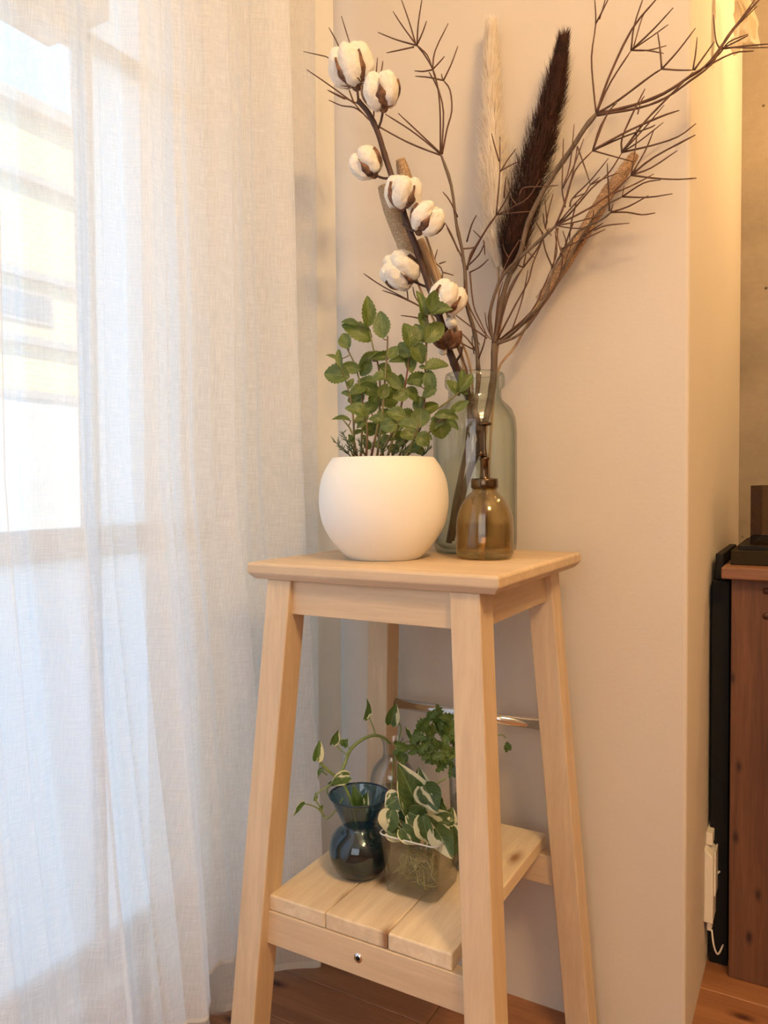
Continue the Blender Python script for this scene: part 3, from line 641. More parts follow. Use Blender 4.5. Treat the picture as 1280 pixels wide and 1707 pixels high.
for p, a in (([(994, 190), (990, 154), (986, 95), (993, 39), (991, -6)], 3.2), ([(993, 39), (1003, 20), (1016, -6)], 3), ([(999, 32), (1010, -6)], 2.2), ([(994, 190), (1014, 131), (1053, 49), (1098, -6)], 4.2),
             ([(994, 188), (1017, 138), (1052, 84)], 3.6), ([(1052, 84), (1057, 43), (1073, -6)], 3), ([(1055, 82), (1070, 30), (1080, 15)], 2), ([(1052, 84), (1088, 50), (1122, 13)], 3), ([(1052, 84), (1114, 41)], 2.6), ([(1052, 84), (1080, 84), (1111, 76)], 2.6), ([(1052, 84), (1076, 84), (1106, 89)], 2.4),
             ([(996, 189), (1031, 167), (1083, 128), (1103, 115)], 4), ([(1103, 115), (1100, 80), (1096, 54)], 3), ([(1103, 115), (1130, 85), (1159, 47)], 3.2), ([(1103, 115), (1130, 117), (1155, 117)], 3),
             ([(996, 190), (1057, 175), (1106, 156), (1149, 128), (1175, 111), (1200, 81), (1221, 49), (1270, -6)], 5), ([(996, 192), (1065, 180), (1110, 163), (1150, 135), (1185, 108), (1205, 75), (1262, -6)], 4),
             ([(1200, 82), (1193, 66), (1189, 25)], 2.4), ([(1200, 82), (1247, 59)], 2.6), ([(1200, 82), (1240, 77), (1285, 73)], 2.8), ([(1205, 79), (1285, 79)], 2), ([(1200, 80), (1224, 48), (1262, 10)], 2.6),
             ([(1155, 117), (1162, 62)], 2.6), ([(1157, 117), (1191, 69)], 3), ([(1175, 112), (1221, 89), (1256, 85)], 3), ([(1175, 112), (1199, 90), (1215, 70), (1247, 57)], 2.6),
             ([(926, 376), (942, 338), (958, 285), (988, 251)], 3.4), ([(988, 251), (1001, 210), (1029, 166)], 3), ([(988, 251), (1012, 190), (1028, 172)], 2.6), ([(988, 251), (1044, 220), (1100, 195), (1132, 184)], 3.8), ([(988, 251), (1040, 228), (1083, 213), (1092, 208)], 2.8), ([(988, 251), (1020, 260), (1057, 270)], 2.8),
             ([(926, 376), (949, 357), (985, 315), (1014, 289), (1037, 254)], 3.2), ([(1037, 254), (1037, 230), (1057, 184), (1075, 148)], 3.4), ([(1037, 254), (1073, 205), (1106, 170), (1155, 120)], 3.6), ([(1037, 254), (1073, 215), (1107, 175)], 2.6), ([(1037, 254), (1065, 236), (1106, 204)], 2.6), ([(1037, 254), (1085, 243), (1130, 228), (1160, 206)], 3.2), ([(1063, 190), (1068, 170), (1074, 160)], 2.2),
             ([(926, 376), (981, 348), (1024, 318), (1052, 292)], 3.4), ([(1052, 292), (1090, 262), (1159, 225)], 3.6), ([(1052, 292), (1085, 280), (1129, 251)], 3), ([(1052, 292), (1090, 297), (1129, 299), (1161, 297)], 3), ([(1052, 292), (1075, 252), (1090, 216)], 2.8), ([(1052, 292), (1060, 240), (1061, 215)], 2.4),
             ([(926, 376), (960, 370), (1004, 358)], 2.6), ([(926, 376), (950, 380), (975, 381)], 2.2),
             ([(1037, 328), (1073, 305), (1101, 300)], 2.6), ([(1037, 328), (1080, 329), (1121, 323)], 2.8), ([(1037, 328), (1040, 310)], 2), ([(1024, 322), (1060, 306), (1090, 290)], 2.4),
             ([(1018, 354), (1048, 344), (1081, 326)], 3), ([(1018, 354), (1045, 354), (1070, 358), (1092, 355)], 3), ([(1016, 352), (1014, 310), (1012, 272)], 3), ([(1018, 354), (1022, 340)], 2.2),
             ([(990, 384), (1010, 376), (1049, 372)], 2.6), ([(966, 400), (981, 395), (1009, 382)], 2.6), ([(975, 392), (1005, 372)], 2.4),
             ([(942, 345), (937, 315), (938, 275), (939, 231)], 2.8), ([(937, 315), (950, 275), (957, 207)], 2.6), ([(937, 315), (955, 280), (973, 231)], 2.6), ([(950, 310), (960, 260), (962, 244)], 2.4), ([(962, 244), (975, 280), (984, 308)], 2.4),
             ([(950, 345), (954, 331), (985, 300), (1014, 264)], 2.8), ([(953, 331), (975, 322)], 2.2), ([(926, 376), (940, 340), (948, 310)], 2.6), ([(930, 372), (958, 340), (975, 322), (984, 308), (1000, 295)], 2.4), ([(984, 308), (1015, 294), (1032, 288)], 2.4),
             ([(909, 381), (914, 352), (922, 323)], 2.6), ([(909, 381), (905, 355)], 2.2), ([(905, 390), (893, 370)], 2.2), ([(909, 381), (919, 393)], 2), ([(912, 372), (910, 350), (908, 332)], 2), ([(866, 325), (873, 313), (905, 311), (930, 309)], 2.2), ([(860, 340), (852, 330)], 2),
             ([(872, 446), (892, 420), (905, 398), (915, 380)], 3), ([(872, 446), (878, 415), (880, 395)], 2.4), ([(872, 446), (860, 440), (850, 430)], 2.4), ([(922, 448), (910, 420), (905, 398), (903, 385)], 3), ([(919, 448), (928, 420), (925, 385)], 2.6), ([(933, 425), (943, 405), (938, 385)], 2.4),
             ([(850, 560), (870, 500), (880, 450)], 2.6), ([(935, 415), (958, 405), (975, 395)], 2.4), ([(930, 470), (937, 440), (935, 410)], 2.4), ([(951, 427), (972, 400), (985, 375), (990, 350)], 2.6),
             ([(824, 572), (812, 545), (808, 520)], 2.4), ([(826, 568), (845, 500), (858, 470), (872, 446)], 3.4), ([(828, 568), (858, 510), (880, 470), (888, 440), (905, 398)], 3.2), ([(822, 566), (818, 520), (832, 470), (848, 430), (866, 400)], 3),
             ([(832, 566), (880, 535), (912, 500), (935, 455), (955, 400)], 3), ([(838, 562), (885, 520), (905, 480), (919, 448)], 3), ([(824, 560), (830, 500), (838, 470)], 2.6), ([(866, 400), (880, 420), (892, 430)], 2.2), ([(848, 430), (840, 415), (838, 398)], 2), ([(926, 376), (932, 410), (940, 430)], 2.6), ([(930, 380), (925, 420), (922, 445)], 2.6), ([(955, 372), (945, 400), (944, 412)], 3), ([(960, 340), (952, 372), (949, 400)], 2.6)):
    C.add(p, a, max(1.7, a*0.62))

# millet-like tan spikes
def spike(axis, w, y0, y1, name, label, stem, col1, col2, n=1500):
    root = thing(name, base, label, 'dried flower')
    def pos(t): 
        L = len(axis)-1; i = min(int(t*L), L-1); f = t*L-i; a, b = axis[i], axis[i+1]
        return W(lerp(a[0], b[0], f), lerp(a[1], b[1], f), y=lerp(y0, y1, t))
    pts = [pos(i/24) for i in range(25)]
    rad = [M(w, 1.2)/2*(0.35+0.75*math.sin(math.pi*min(1, (i/24)*0.75+0.12))**0.7)*(1 if i < 24 else 0.4) for i in range(25)]
    m = MB(); m.tube(pts, [r*0.9 for r in rad], 14)
    m2 = NM(name+'_skin'); vv = m2.coord((1, 1, 1)); vo = m2.nd('TexVoronoi'); m2.l.new(vv, vo.inputs['Vector']); vo.inputs['Scale'].default_value = 520
    cc = m2.ramp(vo.outputs['Distance'], [(0.1, col1), (0.7, col2)]); mt = m2.done(m2.pbr(cc, 0.8, m2.bump(m2.math('SUBTRACT', 1.0, vo.outputs['Distance']), 0.8, 0.002)))
    for k in range(n):
        t = rnd.random(); i = min(int(t*24), 23); p = pts[i].lerp(pts[i+1], t*24-i); r = rad[i]
        d = (pts[i+1]-pts[i]).normalized(); o = Vector((rnd.gauss(0, 1), rnd.gauss(0, 1), rnd.gauss(0, 1))); o = (o-d*o.dot(d)).normalized()
        q = p+o*r*0.85; u = d.cross(o)*0.0006; m.add([q-u, q+u, q+o*0.0016+d*0.0012, q+d*0.001-o*0.0004], [(0, 1, 2), (0, 2, 3), (1, 3, 2)])
    m.build('spike', mt, root)
    q = [W(a, b, y=yy) for a, b, yy in stem]; MB().tube(smooth_path(q, 4), 0.0019, 7).build('stalk', TAN, root)
    return root
spike([(667, 265), (676, 300), (688, 340)], 22, 1.03, 1.05, 'dried_spike', 'tan dried spike with its blunt tip just above the cotton bolls', [(688, 340, 1.05), (712, 400, 1.06), (735, 470, 1.07), (765, 560, 1.09), (785, 620, 1.10), (792, 760, 1.11)], (0.26, 0.16, 0.085), (0.58, 0.40, 0.24), 600)
spike([(638, 310), (652, 350), (672, 400), (688, 450)], 27, 1.045, 1.07, 'dried_spike', 'tan dried spike half hidden behind the middle cotton bolls', [(688, 450, 1.07), (712, 510, 1.08), (750, 590, 1.10), (778, 640, 1.11), (785, 780, 1.12)], (0.28, 0.20, 0.12), (0.58, 0.45, 0.30), 900)
spike([(900, 500), (935, 450), (975, 385), (1010, 325), (1040, 285), (1058, 258)][::-1], 22, 1.185, 1.15, 'dried_spike', 'tan dried spike leaning right against the wall', [(900, 500, 1.15), (860, 575, 1.13), (829, 620, 1.12), (818, 720, 1.12), (812, 880, 1.12)], (0.22, 0.12, 0.065), (0.58, 0.37, 0.21), 1500)
# flat dried sheath beside the cotton stem
m = MB(); ax = [(700, 400), (716, 440), (735, 480), (752, 530), (765, 580), (775, 622), (782, 700)]
qs = smooth_path([W(a, b, y=1.075+0.006*i) for i, (a, b) in enumerate(ax)], 4)
wd_ = [0.009, 0.013, 0.013, 0.009, 0.006, 0.005, 0.004]
m.tube(qs, [M(11, 1.15)*(0.35+0.5*math.sin(math.pi*min(1, i/len(qs)*1.3+0.2))) if i < 16 else 0.003 for i in range(len(qs))], 9)
sh = m.build('dried_sheath', TAN); sh['label'] = 'smooth pale brown dried sheath beside the dark cotton stem'; sh['category'] = 'dried flower'

# plumes
def plume(axis, widths, y0, y1, name, label, c1, c2, stem, n, hair, lean=0.9):
    root = thing(name, base, label, 'dried flower')
    pp = smooth_path([W(a, b, y=lerp(y0, y1, i/(len(axis)-1))) for i, (a, b) in enumerate(axis)], 6); N = len(pp)
    m = MB(); Wm = [M(pw([(i/(len(widths)-1), w) for i, w in enumerate(widths)], k/(N-1)), 1.2)/2 for k in range(N)]
    mm = NM(name+'_hair'); nn = mm.noise(mm.coord(), 60, 3); col = mm.ramp(nn, [(0.3, c1), (0.7, c2)])
    tl = mm.nd('BsdfTranslucent'); mm.l.new(col, tl.inputs[0]); mt = mm.done(mm.mixs(0.35, mm.pbr(col, 0.75), tl.outputs[0]))
    for k in range(n):
        t = rnd.random(); f = t*(N-1); i = min(int(f), N-2); p = pp[i].lerp(pp[i+1], f-i); r = Wm[i]
        d = (pp[i]-pp[i+1]).normalized()      # towards the tip (axis runs tip -> base)
        o = Vector((rnd.gauss(0, 1), rnd.gauss(0, 1), rnd.gauss(0, 1))); o = (o-d*o.dot(d)).normalized()
        s0 = rnd.random()**0.8; r *= 1+0.55*noise.noise(Vector((t*14, o.x*1.5, o.y*1.5))); q = p+o*r*s0*0.88; L = hair*rnd.uniform(0.5, 1.5)
        e1 = q+(o*0.55+d*lean).normalized()*L*0.5; e2 = e1+(o*0.25*rnd.random()+d*lean+Vector((rnd.gauss(0, .2), rnd.gauss(0, .2), 0))).normalized()*L*0.5
        u = d.cross(o).normalized()*0.00045
        m.add([q-u, q+u, e1+u*0.8, e1-u*0.8, e2], [(0, 1, 2, 3), (3, 2, 4)])
    m.tube(pp, [w*0.18 for w in Wm], 8)
    m.build('plume', mt, root); q = [W(a, b, y=yy) for a, b, yy in stem]
    MB().tube(smooth_path(q, 4), 0.0016, 7).build('stalk', TAN, root)
plume([(938, 72), (928, 130), (912, 200), (893, 270), (873, 340), (857, 400), (847, 455)], [3, 30, 48, 62, 70, 58, 14], 1.16, 1.13, 'dark_plume', 'dark chocolate brown fuzzy pampas plume, tallest in the jar', (0.022, 0.006, 0.003), (0.085, 0.028, 0.014),
      [(857, 400, 1.13), (845, 470, 1.125), (835, 540, 1.12), (824, 620, 1.115), (805, 760, 1.11), (790, 880, 1.10)], 16000, 0.020)
plume([(818, 48), (818, 110), (819, 180), (822, 260), (826, 340), (830, 400), (831, 448)], [4, 24, 30, 56, 58, 46, 12], 1.185, 1.15, 'pale_plume', 'pale cream fluffy pampas plume standing against the wall', (0.88, 0.78, 0.64), (0.96, 0.90, 0.80),
      [(830, 420, 1.15), (831, 520, 1.14), (826, 620, 1.13), (815, 760, 1.12), (800, 880, 1.12)], 10000, 0.021)

# cotton branch
cot = thing('cotton_branch', base+Vector((-0.005, -0.01, 0)), 'dark cotton branch with fluffy white bolls leaning left over the pot', 'dried flower')
CST = wood('cotton_stem', (0.10, 0.045, 0.028), (0.04, 0.016, 0.010), 'z', 2.5, 0.6, bump=0.6)
BRACT = NM('cotton_bract'); bn = BRACT.noise(BRACT.coord(), 90, 4)
BRM = BRACT.done(BRACT.pbr(BRACT.ramp(bn, [(0.35, (0.05, 0.018, 0.010)), (0.65, (0.30, 0.15, 0.08))]), 0.65, BRACT.bump(bn, 0.6, 0.002)))
cf = NM('cotton_fluff'); cn = cf.noise(cf.coord(), 120, 4, 0.7)
FL = cf.done(cf.pbr(cf.ramp(cn, [(0.3, (0.82, 0.76, 0.66)), (0.6, (0.92, 0.88, 0.80))]), 0.95, cf.bump(cn, 0.9, 0.003), Subsurface_Weight=0.15, Subsurface_Radius=(0.01, 0.008, 0.006), Subsurface_Scale=0.3))
def cy(t): return 1.00+0.09*t                     # depth of the stem from top (0) to rim (1)
stem_px = [(597, 168), (615, 190), (630, 222), (641, 258), (655, 300), (666, 330), (678, 372), (692, 408), (703, 440), (716, 478), (730, 520), (744, 572), (757, 606), (764, 625), (785, 672), (797, 712), (806, 760), (812, 830), (815, 895)]
sq = [W(a, b, y=lerp(0.985, 1.085, i/13) if i < 14 else 1.085+0.005*(i-13)) for i, (a, b) in enumerate(stem_px)]
sq2 = smooth_path(sq, 4); N = len(sq2)
MB().tube(sq2, [M(lerp(8.5, 14, min(1, i/52)), 1.12)/2*(1+(0.15 if i % 6 == 0 else 0)) for i in range(N)], 10).build('main_stem', CST, cot)
import bmesh
def ico(sub):
    bm = bmesh.new(); bmesh.ops.create_icosphere(bm, subdivisions=sub, radius=1); vs = [v.co.copy() for v in bm.verts]; fs = [tuple(v.index for v in f.verts) for f in bm.faces]; bm.free(); return vs, fs
ICO = ico(4); ICO3 = ico(3)
def boll(cx, cy_, r, ang, sx, sy_, y, face=0.3, locks=4, open_=1.0):
    """cx,cy_,r = centre and radius in the picture; ang = direction from the calyx to the crown; sx,sy_ = where it joins the stem."""
    c = W(cx, cy_, y=y); F = (c-EYE).dot(fwd); rm = M(r, F)
    ax = (rt*math.cos(R(ang))+up*math.sin(R(ang))-fwd*face).normalized()
    u = ax.orthogonal().normalized(); v = ax.cross(u); b = c-ax*rm*0.72
    ball = MB(); ph0 = rnd.uniform(0, 6)
    fl = MB()
    for k in range(locks):
        q = ph0+2*math.pi*k/locks; o = u*math.cos(q)+v*math.sin(q); ctr = c+o*rm*0.46*open_+ax*rm*0.05; sd = Vector((rnd.random()*50, 0, 0))
        R3 = Matrix((o, ax, o.cross(ax))).transposed()
        vs = []
        for w in ICO[0]:
            d = 1+0.12*noise.noise(w*1.4+sd)+0.07*noise.noise(w*3+sd)+0.025*noise.noise(w*8+sd)
            vs.append(ctr+R3 @ Vector((w.x*rm*0.54, w.y*rm*0.80, w.z*rm*0.52))*d)
        fl.add(vs, ICO[1], True)
        for w in vs[::2]:
            n_ = (w-ctr).normalized(); t = Vector((rnd.gauss(0, 1), rnd.gauss(0, 1), rnd.gauss(0, 1))); s = n_.cross(t).normalized()*0.00014
            e = w+(n_*0.7+t*0.35).normalized()*rnd.uniform(0.0015, 0.0040); fl.add([w-s, w+s, e], [(0, 1, 2)])
    fl.build('cotton_boll', FL, cot)
    # calyx: dark pointed bracts running up the grooves between the locks
    m = MB()
    for k in range(locks):
        q = ph0+2*math.pi*(k+0.5)/locks; o = u*math.cos(q)+v*math.sin(q); s = ax.cross(o)
        path = [b, b+o*rm*0.50+ax*rm*0.06, b+o*rm*0.84+ax*rm*0.36, b+o*rm*0.97+ax*rm*0.76, b+o*rm*0.93+ax*rm*1.14]
        pth = smooth_path(path, 3); NN = len(pth)
        def bf(a, t, pth=pth, NN=NN, s=s, o=o):
            i = min(int(t*(NN-1)), NN-2); p = pth[i].lerp(pth[i+1], t*(NN-1)-i); w = rm*(0.58*math.sin(math.pi*min(1, t*0.9+0.22))**1.3*(1-t)**0.35+0.012)
            return p+s*(a-0.5)*2*w*(1+0.12*math.sin(t*25))-o*rm*0.16*abs(a-0.5)*2+o*0.0005
        m.grid(5, 16, bf)
    m.lathe(b, [(0.0001, -0.002)], 3) if 0 else None
    vs = [b+Vector((w.x, w.y, w.z))*rm*0.24 for w in ICO3[0]]; m.add(vs, ICO3[1], True)
    sh = m.build('calyx', BRM, cot); so = sh.modifiers.new('sol', 'SOLIDIFY'); so.thickness = 0.0006
    e = W(sx, sy_, y=min(sq2, key=lambda p: (proj(p)[0]-sx)**2+(proj(p)[1]-sy_)**2).y)
    MB().tube(smooth_path([e, (e+b)/2-ax*0.003, b], 4), [0.0019]*9, 7).build('pedicel', CST, cot)
boll(586, 112, 39, 108, 597, 172, 0.985, 0.35, 5); boll(635, 153, 34, 100, 630, 215, 0.985, 0.3, 4); boll(611, 273, 29, 128, 650, 297, 1.0, 0.25, 4)
boll(672, 322, 32, 80, 668, 345, 1.005, 0.35, 4); boll(711, 366, 31, 55, 672, 374, 1.02, 0.3, 4); boll(668, 452, 34, 150, 716, 480, 1.045, 0.8, 5); boll(746, 497, 31, 60, 722, 505, 1.04, 0.3, 4)
# empty brown boll low on the stem
m = MB(); c = W(745, 562, y=1.05)
for k in range(7):
    an = rnd.uniform(40, 140)+k*3; o = (rt*math.cos(k*0.9+0.3)+up*0.9+fwd*math.sin(k*0.9+0.3)).normalized(); s = o.cross(fwd).normalized()
    m.grid(5, 9, lambda a, t, o=o, s=s: c-up*0.016+o*0.032*t+s*(a-0.5)*0.020*math.sin(math.pi*(0.15+0.8*t))-fwd*0.006*math.cos((a-0.5)*3)*t)
o = m.build('calyx', BRM, cot, label='open brown boll without fluff'); so = o.modifiers.new('sol', 'SOLIDIFY'); so.thickness = 0.0006
m = MB(); [m.add([W(px, py, y=1.055)+w*rr_*0.001*(1+0.2*noise.noise(w*5)) for w in ICO3[0]], ICO3[1], True) for px, py, rr_ in ((738, 585, 7), (752, 538, 9))]
m.build('cotton_boll', FL, cot)
MB().tube(smooth_path([W(762, 600, y=1.07), W(768, 590, y=1.06), W(770, 578, y=1.055)], 3), 0.002, 7).build('pedicel', CST, cot)

# ---------------------------------------------------------------- glassware and cuttings on the shelf
BLUE = glass('deep_blue_glass', (0.46, 0.62, 0.71), (0.05, 0.10, 0.15), 1.3, 0.02, 1.5, edge_pow=1.8, refr=0.4)
CLEAR = glass('clear_glass', (0.985, 0.99, 0.985), (0.42, 0.44, 0.42), 1.6, 0.03, edge_pow=2.2)
WAT = glass('vase_water', (0.90, 0.93, 0.90), (0.6, 0.65, 0.6), 0.7, 0.0, 1.33)
bvp = W(600, 1455, z=ZS); FB = (bvp-EYE).dot(fwd); kb = M(1, FB)
def zb(py): return zat(600, py, FB)-ZS
bv = thing('blue_vase', bvp, 'deep blue hourglass glass vase at the left end of the lower shelf', 'vase')
bp_ = [(0, 0.001), (24, 0.001), (34, 0.004), (43, 0.013), (49.5, 0.028), (51, 0.043), (48, 0.057), (40, 0.068), (31, 0.076), (28.5, 0.081), (31, 0.088), (38, 0.102), (44, 0.114), (49, 0.126), (50.5, 0.128), (50, 0.1285), (48, 0.126), (42, 0.113), (36, 0.101), (29, 0.088), (26.5, 0.081), (29, 0.0765), (38, 0.067), (46, 0.056), (48.5, 0.043), (46, 0.029), (38, 0.015), (28, 0.010), (0, 0.009)]
hs = (zb(1322))/0.128
sm = smooth_path([(a*kb, z*hs, 0) for a, z in bp_[1:]], 3)
MB().lathe(bvp, [(0, 0.001*hs)]+[(max(0, p.x), p.y) for p in sm], 72).build('body', BLUE, bv)
MB().lathe(bvp, [(0, 0.011), (30*kb, 0.013), (44*kb, 0.03*hs), (46*kb, 0.045*hs), (45*kb, 0.053*hs), (0, 0.0531*hs)], 48).build('water', glass('blue_water', (0.40, 0.50, 0.60), (0.15, 0.2, 0.3), 0.8, 0, 1.33), bv)
MB().tube([bvp+Vector((49.6*kb*math.cos(a*math.pi/24), 49.6*kb*math.sin(a*math.pi/24), 0.1275*hs)) for a in range(49)], 0.0013, 8, False).build('rim', plain('dark_blue_rim', (0.012, 0.03, 0.06), 0.1), bv)
MB().lathe(bvp, [(0, 0.002), (34*kb, 0.003), (42*kb, 0.012), (36*kb, 0.014), (0, 0.010)], 40).build('base', plain('thick_blue_base', (0.006, 0.016, 0.035), 0.1), bv)
# square cup, aligned with the shelf
c0 = W(705, 1500, z=ZS); cw = 0.092; cx0, cy0 = c0.x-0.058, c0.y-0.022
q1 = W(722, 1516, z=ZS)
cx1, cyf = q1.x+0.006, q1.y
sqp = Vector((cx1-cw/2, cyf+cw/2, ZS)); chh = zat(640, 1388, (W(640, 1488, z=ZS)-EYE).dot(fwd)+0.0)-ZS
def sq_ring(h, z, rr_=0.010, n=6):
    out = []
    for ci, (sx_, sy_) in enumerate(((1, 1), (-1, 1), (-1, -1), (1, -1))):
        for k in range(n):
            a = math.pi/2*(ci+k/(n-1)); out.append(sqp+Vector((sx_*(h-rr_)+rr_*math.cos(a), sy_*(h-rr_)+rr_*math.sin(a), z)))
    return out
def sq_loft(rings):
    m = MB(); n = len(rings[0]); vs = [p for r in rings for p in r]
    fs = [tuple(range(n))[::-1]]+[(i*n+k, i*n+(k+1) % n, (i+1)*n+(k+1) % n, (i+1)*n+k) for i in range(len(rings)-1) for k in range(n)]+[tuple((len(rings)-1)*n+k for k in range(n))]
    m.add(vs, fs, False); return m
cup = thing('square_glass', sqp, 'square clear glass cup with pothos roots in water at the shelf front', 'vase')
h0, h1 = cw/2*0.84, cw/2
sq_loft([sq_ring(h0-0.003, 0.0005), sq_ring(h0, 0.003), sq_ring(h0+(h1-h0)*0.5, chh*0.5), sq_ring(h1, chh-0.001), sq_ring(h1-0.0012, chh), sq_ring(h1-0.003, chh-0.001, 0.008), sq_ring(h0+(h1-h0)*0.5-0.0035, chh*0.5, 0.008), sq_ring(h0-0.004, 0.014, 0.008)]).build('body', CLEAR, cup, bevel=0.0)
sq_loft([sq_ring(h0-0.0042, 0.0145, 0.008), sq_ring(h0+(h1-h0)*0.75-0.0042, chh*0.78, 0.008)]).build('water', glass('olive_water', (0.96, 0.96, 0.89), (0.65, 0.65, 0.45), 0.8, 0, 1.33), cup)
rg = sq_ring(h1-0.0012, chh-0.0003); rg.append(rg[0])
MB().tube(rg, 0.0011, 6, False).build('rim', plain('rim_highlight', (0.70, 0.72, 0.68), 0.08), cup)  # highlight along the lip, painted as a pale opaque ring
# clear flask behind
flp = W(655, 1385, z=ZS); FF = (flp-EYE).dot(fwd); kf_ = M(1, FF)
def zf(py): return zat(655, py, FF)-ZS
fl = thing('clear_flask', flp, 'small clear round flask with a narrow neck behind the blue vase', 'vase')
fpz = [(0, 0.001), (20, 0.001), (30, 0.006), (37, zf(1340)), (38, zf(1305)), (34, zf(1282)), (24, zf(1268)), (17, zf(1260)), (15.5, zf(1245)), (17, zf(1234)), (19, zf(1230)), (17.5, zf(1231)), (14, zf(1245)), (15.5, zf(1261)), (23, zf(1271)), (32, zf(1285)), (36, zf(1306)), (35, zf(1340)), (28, 0.010), (0, 0.008)]
sm = smooth_path([(a*kf_, z, 0) for a, z in fpz[1:]], 3)
MB().lathe(flp, [(0, 0.001)]+[(max(0, p.x), p.y) for p in sm], 56).build('body', CLEAR, fl)
MB().lathe(flp, [(0, 0.010), (28*kf_, 0.012), (35*kf_, zf(1340)), (36*kf_, zf(1318)), (0, zf(1318))], 40).build('water', WAT, fl)
# tall clear glass behind the front leg
tgp = W(789, 1442, z=ZS); FT = (tgp-EYE).dot(fwd); kt = M(1, FT)
def zt(py): return zat(789, py, FT)-ZS
tg = thing('tall_glass', tgp, 'tall clear glass with leafy cuttings, mostly hidden behind the front leg', 'vase')
MB().lathe(tgp, [(0, 0.001), (34*kt, 0.001), (37*kt, 0.006), (40*kt, zt(1300)), (41*kt, zt(1250)), (40*kt, zt(1249)), (39*kt, zt(1252)), (38*kt, zt(1300)), (35*kt, 0.012), (0, 0.011)], 48).build('body', CLEAR, tg)
MB().lathe(tgp, [(0, 0.012), (34.5*kt, 0.013), (37.4*kt, zt(1330)), (0, zt(1330))], 40).build('water', WAT, tg)

POT1 = leafmat('pothos_leaf', (0.055, 0.12, 0.03), (0.10, 0.18, 0.05), (0.35, 0.45, 0.2), varieg=(0.78, 0.78, 0.56), vthr=0.66)
POTV = leafmat('variegated_leaf', (0.055, 0.11, 0.04), (0.10, 0.17, 0.065), (0.4, 0.5, 0.25), varieg=(0.80, 0.80, 0.62), vthr=0.60)
PSTEM = plain('pothos_stem', (0.22, 0.30, 0.10), 0.45); PDARK = plain('brown_stem', (0.14, 0.09, 0.04), 0.5)
pl1 = [leaf_mesh('pothos_leaf', POT1, 0, f, c, 'heart', 14, k, 0.03) for k, (f, c) in enumerate([(0.35, 0.4), (0.5, -0.3), (0.25, 0.8)])]
plv = [leaf_mesh('variegated_leaf', POTV, 0, f, c, 'heart', 14, k, 0.05) for k, (f, c) in enumerate([(0.3, 0.3), (0.45, 0.6), (0.2, -0.4)])]
def vine(root, segs, lvs, Fb, meshes, mat=PSTEM, wk=1.1):
    for pts, r0, r1, da, db in segs:
        q = [W(a, b, F=Fb+lerp(da, db, i/(len(pts)-1))) for i, (a, b) in enumerate(pts)]; sp_ = smooth_path(q, 5); n = len(sp_)
        MB().tube(sp_, [M(lerp(r0, r1, i/n), Fb)/2 for i in range(n)], 7).build('stem', mat, root)
    for i, (cx, cy_, L, Wd, an, dF, *ex) in enumerate(lvs):
        scr_leaf(meshes[i % len(meshes)], cx, cy_, L, Wd*wk, an, Fb+dF, root, jit=0.2, roll=ex[0] if ex else None)
v1 = thing('pothos_cutting', bvp+Vector((0, 0, 0.03)), 'trailing variegated pothos cutting arching out of the blue vase', 'plant')
vine(v1, [([(598, 1400), (590, 1350), (572, 1305), (566, 1296)], 5, 5, 0, 0), ([(566, 1296), (575, 1272), (584, 1250), (602, 1234), (622, 1226), (638, 1229), (650, 1239)], 6, 5, 0, 0.04),
          ([(572, 1308), (556, 1292), (540, 1278), (528, 1264)], 6, 4, 0, -0.02), ([(580, 1260), (568, 1250), (558, 1240)], 2.4, 2, 0, 0), ([(626, 1226), (622, 1212), (616, 1198)], 2.6, 2, 0.01, 0.0),
          ([(584, 1250), (577, 1240), (576, 1232)], 2, 2, 0, 0), ([(560, 1300), (545, 1312), (530, 1322), (526, 1332), (535, 1348), (540, 1362), (550, 1362), (566, 1340), (572, 1330)], 2.6, 2.6, 0.0, 0.0),
          ([(540, 1360), (530, 1348), (518, 1342), (508, 1340)], 2.6, 2, 0, -0.02), ([(566, 1300), (550, 1310), (545, 1320), (555, 1336), (563, 1340)], 2.2, 2, 0.02, 0.02), ([(545, 1292), (536, 1286), (530, 1290)], 3, 2, 0, 0)],
     [(531, 1251, 34, 16, 80, -0.02, 0.3), (558, 1227, 26, 14, 70, 0, 0.6), (613, 1183, 34, 12, 75, 0, 0.7), (576, 1238, 14, 10, 60, 0), (570, 1237, 12, 9, 170, 0), (532, 1290, 20, 9, 235, -0.01, 0.8), (566, 1300, 34, 20, 200, -0.02, 0.2),
      (500, 1350, 28, 8, 230, -0.02, 0.5), (574, 1298, 18, 16, 40, -0.02), (526, 1328, 14, 6, 80, 0), (536, 1345, 10, 6, 60, 0), (552, 1306, 16, 8, 200, 0), (594, 1330, 40, 20, 100, 0.0, 0.3), (606, 1335, 36, 18, 70, 0.0, 0.2)], FB, pl1)
FC = (sqp-EYE).dot(fwd)
v2 = thing('pothos_cutting', sqp+Vector((0, 0, 0.03)), 'bushy cream-edged pothos cutting in the square glass cup', 'plant')
